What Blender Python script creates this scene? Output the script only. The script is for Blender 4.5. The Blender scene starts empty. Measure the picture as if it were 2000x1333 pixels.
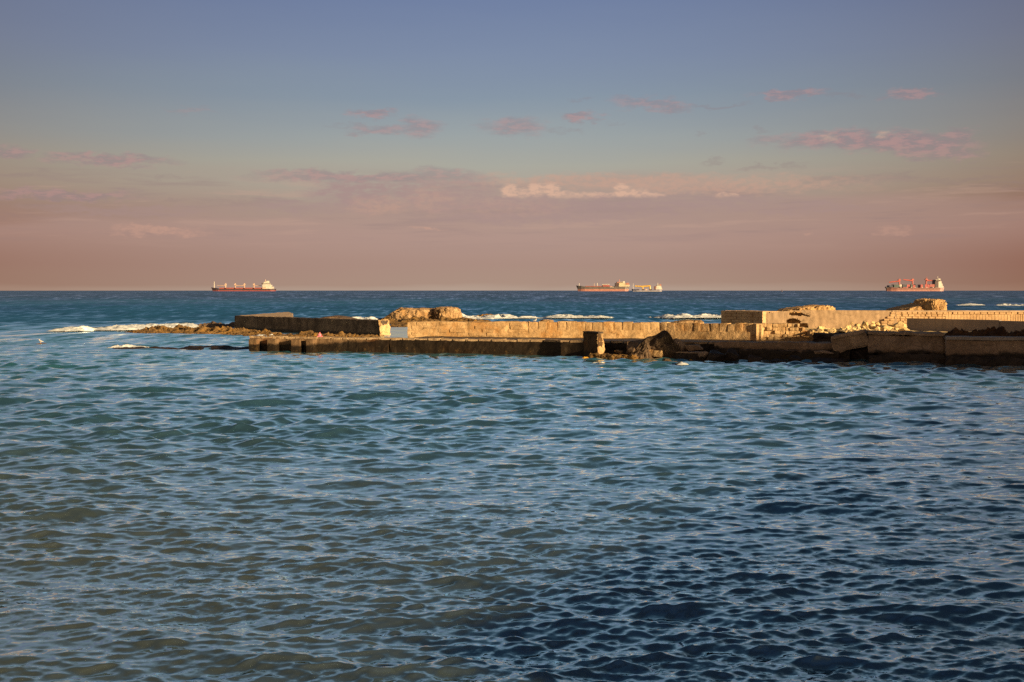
import bpy, bmesh, math, random
import numpy as np
from mathutils import Vector, Matrix, noise

# ------------------------------------------------------------------ camera, sky, sun, exposure
S = bpy.context.scene
C = S.collection
R = math.radians
H, F, LV = 5.0, 2222.2, 565.4          # camera height (m), focal length and level line of the photo (px of a 2000 px wide picture)
EARTH = 7.43e6
cam = bpy.data.objects.new('camera', bpy.data.cameras.new('camera'))
C.objects.link(cam); S.camera = cam
cam.location = (0, 0, H); cam.rotation_euler = (R(90), 0, 0)
cam.data.lens = 40; cam.data.sensor_width = 36
cam.data.shift_y = -(666.5 - LV) / 2000
cam.data.clip_start = 0.5; cam.data.clip_end = 60000

S.cycles.glossy_bounces = 1; S.cycles.use_denoising = False
S.view_settings.view_transform = 'Standard'; S.view_settings.look = 'None'
S.view_settings.gamma = 1; S.view_settings.exposure = 0.95
EXPO = 2 ** 0.95

SUN_AZ, SUN_EL = R(42), R(11.0)          # azimuth measured from +x towards the camera side
sdir = Vector((math.cos(SUN_EL) * math.cos(SUN_AZ), -math.cos(SUN_EL) * math.sin(SUN_AZ), math.sin(SUN_EL)))
sl = bpy.data.lights.new('sun', 'SUN'); sl.energy = 5.0; sl.angle = R(0.5); sl.color = (1.0, 0.70, 0.36)
so = bpy.data.objects.new('sun', sl); C.objects.link(so)
so.rotation_euler = sdir.to_track_quat('Z', 'Y').to_euler(); so.location = (60, -60, 60)


class NT:
    """small helper to write node trees"""
    def __init__(s, tree):
        s.t = tree; s.n = tree.nodes; s.l = tree.links
    def node(s, typ, **kw):
        n = s.n.new(typ)
        for k, v in kw.items(): setattr(n, k, v)
        return n
    def put(s, sock, v):
        if hasattr(v, 'is_output'): s.l.new(v, sock)
        elif v is not None: sock.default_value = v
    def m(s, op, a, b=None, c=None, clamp=False):
        n = s.node('ShaderNodeMath', operation=op, use_clamp=clamp)
        for i, v in enumerate((a, b, c)):
            if v is not None: s.put(n.inputs[i], v)
        return n.outputs[0]
    def vm(s, op, a, b=None):
        n = s.node('ShaderNodeVectorMath', operation=op)
        s.put(n.inputs[0], a)
        if b is not None: s.put(n.inputs[3] if op == 'SCALE' else n.inputs[1], b)
        return n.outputs['Value'] if op in ('LENGTH', 'DOT_PRODUCT') else n.outputs[0]
    def ss(s, v, a, b, lo=0.0, hi=1.0):
        n = s.node('ShaderNodeMapRange', interpolation_type='SMOOTHSTEP')
        s.put(n.inputs[0], v)
        if a > b: a, b, lo, hi = b, a, hi, lo
        for i, q in enumerate((a, b, lo, hi)): n.inputs[i + 1].default_value = q
        return n.outputs[0]
    def mix(s, f, a, b, blend='MIX'):
        n = s.node('ShaderNodeMix', data_type='RGBA', blend_type=blend)
        s.put(n.inputs[0], f)
        for i, v in ((6, a), (7, b)):
            s.put(n.inputs[i], v if hasattr(v, 'is_output') else (*v[:3], 1))
        return n.outputs[2]
    def noise(s, vec, scale, detail=3, rough=0.5, col=False):
        n = s.node('ShaderNodeTexNoise')
        s.put(n.inputs['Vector'], vec); n.inputs['Scale'].default_value = scale
        n.inputs['Detail'].default_value = detail; n.inputs['Roughness'].default_value = rough
        return n.outputs['Color' if col else 'Fac']
    def xyz(s, x, y, z=0.0):
        n = s.node('ShaderNodeCombineXYZ')
        for i, v in enumerate((x, y, z)): s.put(n.inputs[i], v)
        return n.outputs[0]
    def sep(s, v):
        n = s.node('ShaderNodeSeparateXYZ'); s.put(n.inputs[0], v)
        return n.outputs
    def ramp(s, f, stops, interp='LINEAR'):
        n = s.node('ShaderNodeValToRGB'); cr = n.color_ramp; cr.interpolation = interp
        while len(cr.elements) < len(stops): cr.elements.new(0.5)
        for e, (p, c) in zip(cr.elements, stops): e.position = p; e.color = (*c[:3], 1)
        s.put(n.inputs[0], f)
        return n.outputs[0]


def lin(r, g, b):
    f = lambda c: (c / 12.92 if c <= 0.04045 else ((c + 0.055) / 1.055) ** 2.4)
    return (f(r / 255), f(g / 255), f(b / 255))
def sky(r, g, b):                        # an on-screen sky colour as radiance
    return tuple(c / EXPO for c in lin(r, g, b))
def dirpx(px, py):
    return math.atan((px - 1000) / F), math.atan((LV - py) / math.hypot(F, px - 1000))

W = bpy.data.worlds.new('World'); S.world = W; W.use_nodes = True
W.node_tree.nodes.clear()
w = NT(W.node_tree)
D = w.sep(w.node('ShaderNodeTexCoord').outputs['Generated'])
az = w.m('ARCTAN2', D[0], D[1]); el = w.m('ARCSINE', D[2])
P = w.xyz(az, el)
elr = lambda py: dirpx(1000, py)[1]
def stop(py, c): return (min(1, max(0, elr(py) / 1.2)), sky(*c))
clear = [stop(565, (180, 158, 142)), stop(556, (171, 144, 128)), stop(520, (171, 141, 128)), stop(460, (178, 149, 138)),
         stop(410, (173, 151, 139)), stop(370, (175, 164, 150)), stop(325, (170, 169, 158)), stop(270, (156, 164, 165)),
         stop(190, (136, 151, 166)), stop(110, (126, 141, 167)), stop(0, (113, 129, 163)),
         (0.28, sky(132, 157, 180)), (0.38, sky(112, 138, 160)), (0.50, sky(70, 98, 122)), (0.68, sky(40, 64, 88)), (1.0, sky(34, 54, 82))]
w.el_n = w.m('DIVIDE', el, 1.2, clamp=True)
# soft uneven layering of the haze
lay = w.noise(w.xyz(w.m('MULTIPLY', az, 2.2), w.m('MULTIPLY', el, 16.0), 3.1), 1.6, 4, 0.55)
lay_off = w.m('MULTIPLY', w.m('SUBTRACT', lay, 0.5), 0.016)
base = w.ramp(w.m('ADD', w.el_n, lay_off, clamp=True), clear)
# redder, duller air to both sides and low down
side = w.m('ADD', w.m('MULTIPLY', w.m('POWER', w.m('MAXIMUM', az, 0.0), 2.0), 5.0), w.m('MULTIPLY', w.m('POWER', w.m('MAXIMUM', w.m('MULTIPLY', az, -1.0), 0.0), 2.0), 3.4), clamp=True)
low = w.ss(el, 0.0, 0.25, 1.0, 0.60)
base = w.mix(w.m('MULTIPLY', side, low), base, w.mix(1.0, base, (0.66, 0.46, 0.38), 'MULTIPLY'))
# clouds, each at its own bearing and height in the sky
wn = w.noise(w.xyz(w.m('MULTIPLY', az, 30.0), w.m('MULTIPLY', el, 95.0), 0.7), 1.0, 5, 0.6, True)
wn2 = w.noise(w.xyz(w.m('MULTIPLY', az, 110.0), w.m('MULTIPLY', el, 260.0), 4.7), 1.0, 3, 0.55, True)
warp = w.vm('MULTIPLY', w.vm('SUBTRACT', wn, (0.5, 0.5, 0.5)), (0.060, 0.021, 0.0))
warp2 = w.vm('MULTIPLY', w.vm('SUBTRACT', wn2, (0.5, 0.5, 0.5)), (0.016, 0.0085, 0.0))
Pw = w.vm('ADD', w.vm('ADD', P, warp), warp2)
Pf = w.vm('ADD', w.vm('ADD', P, w.vm('SCALE', warp, 0.18)), w.vm('SCALE', warp2, 0.75))
def blob(px, py, hw, hh, amt=1.0, soft=0.62, pos=None):
    a, e = dirpx(px, py)
    v = w.vm('MULTIPLY', w.vm('SUBTRACT', pos or Pw, (a, e, 0)), (F / hw, F / hh, 0))
    return w.ss(w.vm('LENGTH', v), 1.0 + soft * 0.6, max(0.05, 1.0 - soft), 0.0, amt)
def blobs(lst, pos=None):
    out = None
    for b in lst:
        f = blob(*b, pos=pos)
        out = f if out is None else w.m('MAXIMUM', out, f)
    return out
tx = w.noise(w.xyz(w.m('MULTIPLY', az, 60.0), w.m('MULTIPLY', el, 210.0), 9.0), 1.0, 5, 0.65)
tex = w.ss(tx, 0.30, 0.62, 0.35, 1.15)
tex2 = w.ss(w.noise(w.xyz(w.m('MULTIPLY', az, 130.0), w.m('MULTIPLY', el, 260.0), 2.0), 1.0, 4, 0.6), 0.36, 0.60, 0.40, 1.1)
pink = blobs([(730, 221, 46, 9, .75), (740, 254, 62, 9, .6), (822, 249, 44, 20, .65), (1005, 246, 58, 20, .65), (1137, 230, 42, 9, .75),
              (1265, 201, 66, 13, .55), (1312, 211, 40, 11, .6), (1550, 184, 62, 9, .7), (1777, 187, 46, 9, .7), (1500, 274, 48, 12, .45),
              (1660, 274, 130, 16, .9), (1740, 278, 110, 18, .9), (1600, 273, 60, 10, .7), (1830, 288, 75, 22, .85), (1868, 266, 36, 13, .7), (1870, 305, 45, 12, .7), (215, 312, 100, 11, .8), (8, 298, 46, 14, .75), (120, 381, 140, 10, .7),
              (700, 346, 200, 11, .75), (850, 343, 90, 14, .6), (375, 217, 40, 7, .25)])
grey = blobs([(1395, 316, 26, 6, .5), (1484, 328, 34, 5, .5), (1545, 323, 18, 10, .45), (1408, 206, 60, 4, .45), (1132, 197, 26, 5, .35), (1086, 254, 20, 8, .35), (1124, 253, 22, 5, .35),
              (1216, 241, 20, 5, .3), (1366, 261, 16, 5, .4), (1487, 251, 20, 4, .4), (1638, 188, 30, 5, .35), (1850, 352, 130, 6, .35), (1740, 345, 40, 6, .4), (1950, 366, 90, 6, .35), (60, 342, 90, 6, .35),
              (340, 346, 40, 3, .35), (500, 394, 95, 9, .35), (345, 392, 30, 4, .3), (120, 428, 160, 6, .25), (940, 425, 180, 10, .2), (1250, 420, 160, 14, .2), (680, 246, 40, 4, .35)])
peach = blobs([(1180, 354, 290, 15, .6), (1420, 362, 270, 16, .55), (310, 452, 95, 9, .6), (840, 447, 36, 3, .6), (740, 400, 60, 22, .38), (845, 388, 52, 26, .34), (1740, 452, 24, 8, .4), (1588, 454, 14, 6, .4), (1000, 405, 120, 18, .2)])
bright = blobs([(998, 374, 20, 15, .9, .4), (1022, 378, 22, 10, .85, .4), (1048, 373, 22, 14, .9, .4), (1074, 372, 24, 14, .95, .4), (1100, 381, 40, 9, .8, .4), (1150, 383, 60, 7, .75, .4), (1212, 373, 19, 15, 1.0, .4), (1240, 378, 26, 10, .9, .4), (1275, 383, 26, 6, .75, .4), (1412, 384, 14, 8, .8, .4), (1430, 384, 14, 7, .75, .4), (1725, 263, 13, 8, .45, .5), (1620, 270, 18, 8, .4, .5), (725, 403, 30, 10, .4, .6), (838, 400, 30, 9, .35, .6)], Pf)
pink = w.m('MULTIPLY', pink, w.ss(tx, 0.25, 0.58, 0.62, 1.12)); peach = w.m('MULTIPLY', peach, tex2); grey = w.m('MULTIPLY', grey, tex)
bright = w.m('MULTIPLY', w.m('MULTIPLY', bright, tex2), w.ss(el, elr(392), elr(380)))
colr = w.mix(grey, base, w.mix(0.5, base, sky(140, 118, 122)))
# the wide dull-rose bank above the horizon
bank_el = w.m('ADD', w.m('ADD', el, w.m('MULTIPLY', w.m('SUBTRACT', lay, 0.5), 0.045)), w.m('MULTIPLY', w.m('ABSOLUTE', w.m('SUBTRACT', az, 0.09)), 0.085))
bank = w.m('MULTIPLY', w.ss(bank_el, elr(335), elr(362)), w.ss(el, elr(520), elr(430), 0.1, 0.62))
colr = w.mix(bank, colr, w.mix(0.75, base, sky(176, 146, 136)))
# long thin streaks and a mauve bank with paler under-lit heaps
stn = w.noise(w.xyz(w.m('MULTIPLY', az, 7.0), w.m('MULTIPLY', w.m('ADD', el, w.m('MULTIPLY', w.m('SUBTRACT', lay, 0.5), 0.02)), 95.0), 6.0), 1.0, 5, 0.6)
win = w.m('MULTIPLY', w.ss(el, elr(505), elr(430)), w.ss(el, elr(325), elr(365)))
colr = w.mix(w.m('MULTIPLY', w.m('MULTIPLY', w.ss(stn, 0.50, 0.66), win), 0.55), colr, w.mix(0.7, base, sky(150, 128, 126)))
colr = w.mix(w.m('MULTIPLY', w.m('MULTIPLY', w.ss(stn, 0.46, 0.34), win), 0.45), colr, w.mix(0.6, base, sky(198, 162, 145)))
mauve = w.m('MULTIPLY', blobs([(700, 375, 85, 32, .95), (830, 378, 90, 28, .9), (910, 372, 70, 28, .75), (960, 398, 220, 18, .8), (1150, 402, 260, 20, .8), (1350, 395, 190, 18, .65), (1060, 425, 260, 14, .6), (600, 405, 150, 14, .55), (1560, 405, 160, 14, .5), (250, 412, 180, 10, .45)]), tex)
colr = w.mix(mauve, colr, w.mix(0.85, base, sky(168, 141, 138)))
colr = w.mix(peach, colr, w.mix(0.8, base, sky(205, 160, 140)))
colr = w.mix(pink, colr, w.mix(0.75, base, w.mix(w.ss(tx, 0.42, 0.60), sky(148, 128, 134), sky(180, 141, 140))))
colr = w.mix(bright, colr, w.mix(0.80, base, sky(224, 180, 155)))
# behind the viewer the sky is warmed low down to brighten shaded walls, blue overhead
back = w.ss(D[1], 0.25, -0.35)
colr = w.mix(back, colr, w.ramp(w.el_n, [(0, sky(195, 152, 108)), (0.25, sky(178, 148, 118)), (0.5, sky(100, 98, 96)), (0.75, sky(52, 66, 84)), (1, sky(40, 62, 92))]))
bg = w.node('ShaderNodeBackground'); w.put(bg.inputs[0], colr); bg.inputs[1].default_value = 1.0
w.l.new(bg.outputs[0], w.node('ShaderNodeOutputWorld').inputs[0])

# ------------------------------------------------------------------ helpers
def gx(px, Y): return (px - 1000) / F * Y
def gz(py, Y): return H - (py - LV) / F * Y
def Yw(py, z=0.0): return (H - z) * F / (py - LV)
def at(px, py, z=0.0):
    Y = Yw(py, z); return Vector((gx(px, Y), Y, z))
def drop(Y): return -Y * Y / (2 * EARTH)

def empty(name, loc, label=None, cat=None, group=None):
    o = bpy.data.objects.new(name, None); C.objects.link(o); o.location = loc
    tag(o, label, cat, group); return o
def tag(o, label=None, cat=None, group=None, kind=None):
    if label: o['label'] = label
    if cat: o['category'] = cat
    if group: o['group'] = group
    if kind: o['kind'] = kind
    return o

class MB:
    """collects shapes into one mesh"""
    def __init__(s): s.v = []; s.f = []; s.mi = []
    def add(s, vs, fs, mi=0):
        o = len(s.v); s.v += [tuple(p) for p in vs]
        s.f += [tuple(i + o for i in f) for f in fs]; s.mi += [mi] * len(fs)
        return s
    def box(s, x0, x1, y0, y1, z0, z1, mi=0):
        vs = [(x, y, z) for z in (z0, z1) for x, y in ((x0, y0), (x1, y0), (x1, y1), (x0, y1))]
        return s.add(vs, [(3, 2, 1, 0), (4, 5, 6, 7), (0, 1, 5, 4), (1, 2, 6, 5), (2, 3, 7, 6), (3, 0, 4, 7)], mi)
    def bar(s, a, b, r0, r1=None, n=8, mi=0):
        a, b = Vector(a), Vector(b); r1 = r0 if r1 is None else r1
        q = (b - a).to_track_quat('Z', 'Y')
        vs = []
        for p, r in ((a, r0), (b, r1)):
            for i in range(n):
                t = 2 * math.pi * i / n
                vs.append(p + q @ Vector((r * math.cos(t), r * math.sin(t), 0)))
        fs = [(i, (i + 1) % n, n + (i + 1) % n, n + i) for i in range(n)] + [tuple(range(n - 1, -1, -1)), tuple(range(n, 2 * n))]
        return s.add(vs, fs, mi)
    def loft(s, rings, mi=0, cap=True):
        n = len(rings[0]); vs = [p for r in rings for p in r]; fs = []
        for k in range(len(rings) - 1):
            for i in range(n):
                j = (i + 1) % n
                fs.append((k * n + i, k * n + j, (k + 1) * n + j, (k + 1) * n + i))
        if cap: fs += [tuple(range(n - 1, -1, -1)), tuple(range((len(rings) - 1) * n, len(rings) * n))]
        return s.add(vs, fs, mi)
    def hexa(s, c, step=0.3, amp=0.0, freq=1.0, seed=0, round_=0.0, mi=0):
        """c: eight corners (bottom ring of four, top ring of four); a finely divided, slightly uneven block"""
        c = [Vector(p) for p in c]
        lens = [max((c[1] - c[0]).length, (c[5] - c[4]).length), max((c[3] - c[0]).length, (c[7] - c[4]).length), max((c[4] - c[0]).length, (c[5] - c[1]).length)]
        n = [max(1, min(260, int(round(l / step)))) for l in lens]
        idx = {}; vs = []
        cen = sum(c, Vector()) / 8
        def vert(i, j, k):
            key = (i, j, k)
            if key in idx: return idx[key]
            u, v, t = i / n[0], j / n[1], k / n[2]
            b = c[0] * (1 - u) * (1 - v) + c[1] * u * (1 - v) + c[2] * u * v + c[3] * (1 - u) * v
            tp = c[4] * (1 - u) * (1 - v) + c[5] * u * (1 - v) + c[6] * u * v + c[7] * (1 - u) * v
            p = b * (1 - t) + tp * t
            if amp:
                q = p * freq + Vector((seed * 7.3, seed * 3.1, seed * 1.7))
                d = noise.noise_vector(q) + 0.5 * noise.noise_vector(q * 2.7) + 0.3 * noise.noise_vector(q * 6.1)
                p = p + d * amp
            if round_:
                e = sum(1 for a, m in ((i, n[0]), (j, n[1]), (k, n[2])) if a in (0, m))
                if e >= 2:
                    wob = 0.5 + 0.9 * abs(noise.noise(p * 1.3 + Vector((seed, 0, 0))))
                    p = p + (cen - p).normalized() * round_ * wob * (0.7 if e == 2 else 1)
            idx[key] = len(vs); vs.append(p); return idx[key]
        fs = []
        for a, b in ((0, 0), (0, n[2])):
            for i in range(n[0]):
                for j in range(n[1]):
                    q = (vert(i, j, b), vert(i + 1, j, b), vert(i + 1, j + 1, b), vert(i, j + 1, b)); fs.append(q if b else q[::-1])
        for b in (0, n[1]):
            for i in range(n[0]):
                for k in range(n[2]):
                    q = (vert(i, b, k), vert(i + 1, b, k), vert(i + 1, b, k + 1), vert(i, b, k + 1)); fs.append(q[::-1] if b else q)
        for b in (0, n[0]):
            for j in range(n[1]):
                for k in range(n[2]):
                    q = (vert(b, j, k), vert(b, j + 1, k), vert(b, j + 1, k + 1), vert(b, j, k + 1)); fs.append(q if b else q[::-1])
        return s.add(vs, fs, mi)
    def build(s, name, mat, parent=None, loc=None, smooth=False):
        """loc: where the object's origin stands; the collected points are world points when loc is 'base'"""
        me = bpy.data.meshes.new(name)
        v = s.v
        if loc == 'base':
            a = np.array(v); lo = a.min(0); hi = a.max(0)
            loc = ((lo[0] + hi[0]) / 2, (lo[1] + hi[1]) / 2, lo[2]); v = (a - np.array(loc)).tolist()
        me.from_pydata(v, [], s.f)
        for m in (mat if isinstance(mat, (list, tuple)) else [mat]): me.materials.append(m)
        if isinstance(mat, (list, tuple)): me.polygons.foreach_set('material_index', s.mi)
        if smooth: me.polygons.foreach_set('use_smooth', [True] * len(me.polygons))
        me.update()
        o = bpy.data.objects.new(name, me); C.objects.link(o)
        if loc is not None: o.location = loc
        if parent: o.parent = parent
        return o

def perp(a, b):
    """horizontal unit vector pointing away from the camera side of the line a-b"""
    d = Vector((b[0] - a[0], b[1] - a[1])).normalized(); n = Vector((-d.y, d.x))
    return n if n.y > 0 else -n
def corners(a, b, th, z0a, z1a, z0b=None, z1b=None, lean=0.0):
    z0b = z0a if z0b is None else z0b; z1b = z1a if z1b is None else z1b
    n = perp(a, b) * th; l = perp(a, b) * lean
    bot = [(a[0], a[1], z0a), (b[0], b[1], z0b), (b[0] + n.x, b[1] + n.y, z0b), (a[0] + n.x, a[1] + n.y, z0a)]
    top = [(a[0] + l.x, a[1] + l.y, z1a), (b[0] + l.x, b[1] + l.y, z1b), (b[0] + n.x, b[1] + n.y, z1b), (a[0] + n.x, a[1] + n.y, z1a)]
    return bot + top
def lerp(a, b, t): return (a[0] + (b[0] - a[0]) * t, a[1] + (b[1] - a[1]) * t)

# ------------------------------------------------------------------ materials
def principled(name):
    m = bpy.data.materials.new(name); m.use_nodes = True
    t = NT(m.node_tree); b = m.node_tree.nodes['Principled BSDF']
    return m, t, b
def paint(name, col, rough=0.45, dirt=0.12, scale=0.15, metal=0.0):
    m, t, b = principled(name)
    pos = t.node('ShaderNodeTexCoord').outputs['Object']
    n = t.noise(pos, scale, 4, 0.6)
    t.put(b.inputs['Base Color'], t.mix(t.ss(n, 0.35, 0.7, 0, 1), col, tuple(c * (1 - dirt * 2) for c in col)))
    b.inputs['Roughness'].default_value = rough; b.inputs['Metallic'].default_value = metal
    return m
def stone(name, light, dark, scale=1.0, tide=None, tide_col=(0.012, 0.010, 0.007), ochre=None, ochre_amt=0.5, pits=0.35, rough=0.9, bump=0.4, streak=0.0, slime=None, cracks=0.0):
    """weathered masonry / rock: two tones in patches, pits, rust-ochre stains, and a wet tide line of real height"""
    m, t, b = principled(name)
    pos = t.node('ShaderNodeNewGeometry').outputs['Position']
    big = t.noise(pos, 0.35 * scale, 4, 0.6)
    mid = t.noise(pos, 1.6 * scale, 5, 0.65)
    fine = t.noise(pos, 7.0 * scale, 4, 0.7)
    col = t.mix(t.ss(t.m('ADD', t.m('MULTIPLY', big, 0.5), t.m('MULTIPLY', mid, 0.5)), 0.38, 0.62), dark, light)
    col = t.mix(t.m('MULTIPLY', t.ss(fine, 0.52, 0.72), pits), col, tuple(c * 0.35 for c in dark))
    col = t.mix(t.m('MULTIPLY', t.ss(fine, 0.48, 0.30), 0.35), col, tuple(min(1, c * 1.25) for c in light))
    if streak:
        sv = t.sep(pos)
        st = t.noise(t.xyz(t.m('MULTIPLY', sv[0], 2.2), t.m('MULTIPLY', sv[1], 2.2), t.m('MULTIPLY', sv[2], 0.25)), 1.0, 4, 0.6)
        col = t.mix(t.m('MULTIPLY', t.ss(st, 0.50, 0.70), streak), col, tuple(c * 0.45 for c in dark))
    if ochre:
        on = t.noise(t.vm('ADD', pos, (31.0, 7.0, 3.0)), 0.55 * scale, 4, 0.6)
        col = t.mix(t.m('MULTIPLY', t.ss(on, 0.50, 0.66), ochre_amt), col, ochre)
    if cracks:
        vo = t.node('ShaderNodeTexVoronoi', feature='DISTANCE_TO_EDGE'); vo.inputs['Scale'].default_value = 0.55
        t.put(vo.inputs['Vector'], t.vm('ADD', pos, t.vm('SCALE', t.noise(pos, 1.2, 4, 0.6, True), 0.9)))
        cr = t.m('MULTIPLY', t.ss(vo.outputs['Distance'], 0.022, 0.004), t.ss(big, 0.42, 0.55))
        col = t.mix(t.m('MULTIPLY', cr, cracks), col, tuple(c * 0.15 for c in dark))
        pat = t.noise(t.vm('ADD', pos, (9.0, 2.0, 5.0)), 0.8, 5, 0.7)
        col = t.mix(t.m('MULTIPLY', t.ss(pat, 0.53, 0.60), 0.45), col, tuple(c * 0.55 for c in light))
        col = t.mix(t.m('MULTIPLY', t.ss(pat, 0.44, 0.37), 0.35), col, tuple(min(1, c * 1.45) for c in light))
    r = None
    if tide is not None:
        z = t.sep(pos)[2]
        edge = t.m('ADD', z, t.m('MULTIPLY', t.m('SUBTRACT', t.m('ADD', t.m('MULTIPLY', mid, 0.6), t.m('MULTIPLY', big, 0.6)), 0.6), -1.1))
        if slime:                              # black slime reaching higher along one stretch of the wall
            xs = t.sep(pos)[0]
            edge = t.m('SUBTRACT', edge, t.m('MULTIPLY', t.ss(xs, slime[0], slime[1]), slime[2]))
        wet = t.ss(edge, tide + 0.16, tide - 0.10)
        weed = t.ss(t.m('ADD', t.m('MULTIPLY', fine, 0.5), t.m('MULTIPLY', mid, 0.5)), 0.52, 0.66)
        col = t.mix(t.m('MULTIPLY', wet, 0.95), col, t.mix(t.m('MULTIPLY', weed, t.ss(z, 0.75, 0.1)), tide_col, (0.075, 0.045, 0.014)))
        r = t.m('SUBTRACT', rough, t.m('MULTIPLY', wet, 0.35))
    t.put(b.inputs['Base Color'], col)
    t.put(b.inputs['Roughness'], r if r is not None else rough)
    b.inputs['Specular IOR Level'].default_value = 0.25
    bp = t.node('ShaderNodeBump'); bp.inputs['Strength'].default_value = bump; bp.inputs['Distance'].default_value = 0.12
    t.put(bp.inputs['Height'], t.m('ADD', t.m('MULTIPLY', mid, 0.6), t.m('MULTIPLY', fine, 0.5)))
    t.l.new(bp.outputs[0], b.inputs['Normal'])
    return m

M = {}
M['lit_wall'] = stone('yellow_sandstone', (0.60, 0.42, 0.23), (0.36, 0.23, 0.11), 1.0, ochre=(0.42, 0.20, 0.05), ochre_amt=0.55, pits=0.5, streak=0.25, bump=0.7, cracks=0.5)
M['plaster'] = stone('sand_plaster', (0.50, 0.37, 0.25), (0.43, 0.31, 0.20), 0.8, pits=0.15, bump=0.2, streak=0.12, cracks=0.5)
M['masonry'] = stone('ashlar_masonry', (0.54, 0.38, 0.22), (0.40, 0.26, 0.14), 1.3, pits=0.4)
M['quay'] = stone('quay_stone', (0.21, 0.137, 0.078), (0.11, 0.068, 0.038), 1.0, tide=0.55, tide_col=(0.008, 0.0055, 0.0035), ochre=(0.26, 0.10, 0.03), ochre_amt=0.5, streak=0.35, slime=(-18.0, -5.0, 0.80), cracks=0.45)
M['deck'] = stone('wet_shaded_paving', (0.10, 0.078, 0.06), (0.03, 0.025, 0.022), 0.7, pits=0.3, rough=0.55)  # dark tone holds the wet and also the shade on the back strip
M['kerb'] = stone('worn_kerb', (0.42, 0.31, 0.19), (0.26, 0.18, 0.11), 1.2)
M['dark_wall'] = stone('shaded_stained_concrete', (0.16, 0.12, 0.09), (0.05, 0.036, 0.028), 0.8, tide=0.25, streak=0.5, pits=0.4, cracks=0.45)  # base darkened for the breakwater's shaded face, streaks are stains
M['concrete'] = stone('grey_concrete', (0.34, 0.29, 0.25), (0.27, 0.23, 0.20), 0.7, pits=0.12, bump=0.15, streak=0.25)
M['front_wall'] = stone('brown_concrete', (0.33, 0.235, 0.165), (0.20, 0.138, 0.095), 1.0, tide=0.75, tide_col=(0.010, 0.008, 0.007), pits=0.4, streak=0.2, cracks=0.45)
M['pillar'] = stone('pillar_stone', (0.085, 0.052, 0.028), (0.03, 0.018, 0.011), 1.4, tide=0.35, pits=0.5, ochre=(0.22, 0.09, 0.02), bump=0.7)
M['slab'] = stone('fallen_slab_stone', (0.36, 0.26, 0.18), (0.22, 0.155, 0.105), 1.3, tide=0.30, pits=0.4, cracks=0.45)
M['black_rock'] = stone('wet_black_rock', (0.050, 0.036, 0.028), (0.018, 0.013, 0.011), 1.4, rough=0.6)
M['rock'] = stone('tan_rock', (0.42, 0.28, 0.15), (0.15, 0.095, 0.05), 0.9, ochre=(0.36, 0.20, 0.06), pits=0.65, bump=0.8)
M['gold_rock'] = stone('golden_rock', (0.56, 0.37, 0.18), (0.28, 0.17, 0.08), 0.9, ochre=(0.42, 0.22, 0.06), pits=0.5, bump=0.9, cracks=0.5)
M['brown_rock'] = stone('brown_rock', (0.20, 0.135, 0.085), (0.09, 0.06, 0.04), 1.0, pits=0.5, bump=0.7)
M['dark_rock'] = stone('dark_boulder', (0.12, 0.082, 0.055), (0.042, 0.029, 0.02), 1.3, pits=0.6, bump=0.9)
M['reef'] = stone('algae_reef', (0.21, 0.128, 0.048), (0.085, 0.052, 0.024), 1.8, pits=0.7, bump=0.9, ochre=(0.32, 0.165, 0.025), ochre_amt=0.5)
M['rubble'] = stone('pale_rubble', (0.70, 0.53, 0.27), (0.52, 0.36, 0.17), 1.0, pits=0.2)
M['ochre_rock'] = stone('ochre_weed_rock', (0.42, 0.24, 0.03), (0.28, 0.14, 0.02), 2.0, pits=0.4)
M['weed'] = stone('dry_weed', (0.13, 0.065, 0.025), (0.045, 0.022, 0.012), 2.4, pits=0.7, bump=1.0)
m_, t_, b_ = principled('sea_foam'); pos = t_.node('ShaderNodeNewGeometry').outputs['Position']
t_.put(b_.inputs['Base Color'], t_.mix(t_.ss(t_.noise(pos, 2.2, 5, 0.7), 0.35, 0.62), (0.45, 0.52, 0.56), (0.82, 0.86, 0.90)))
b_.inputs['Roughness'].default_value = 0.75; M['foam'] = m_

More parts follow.
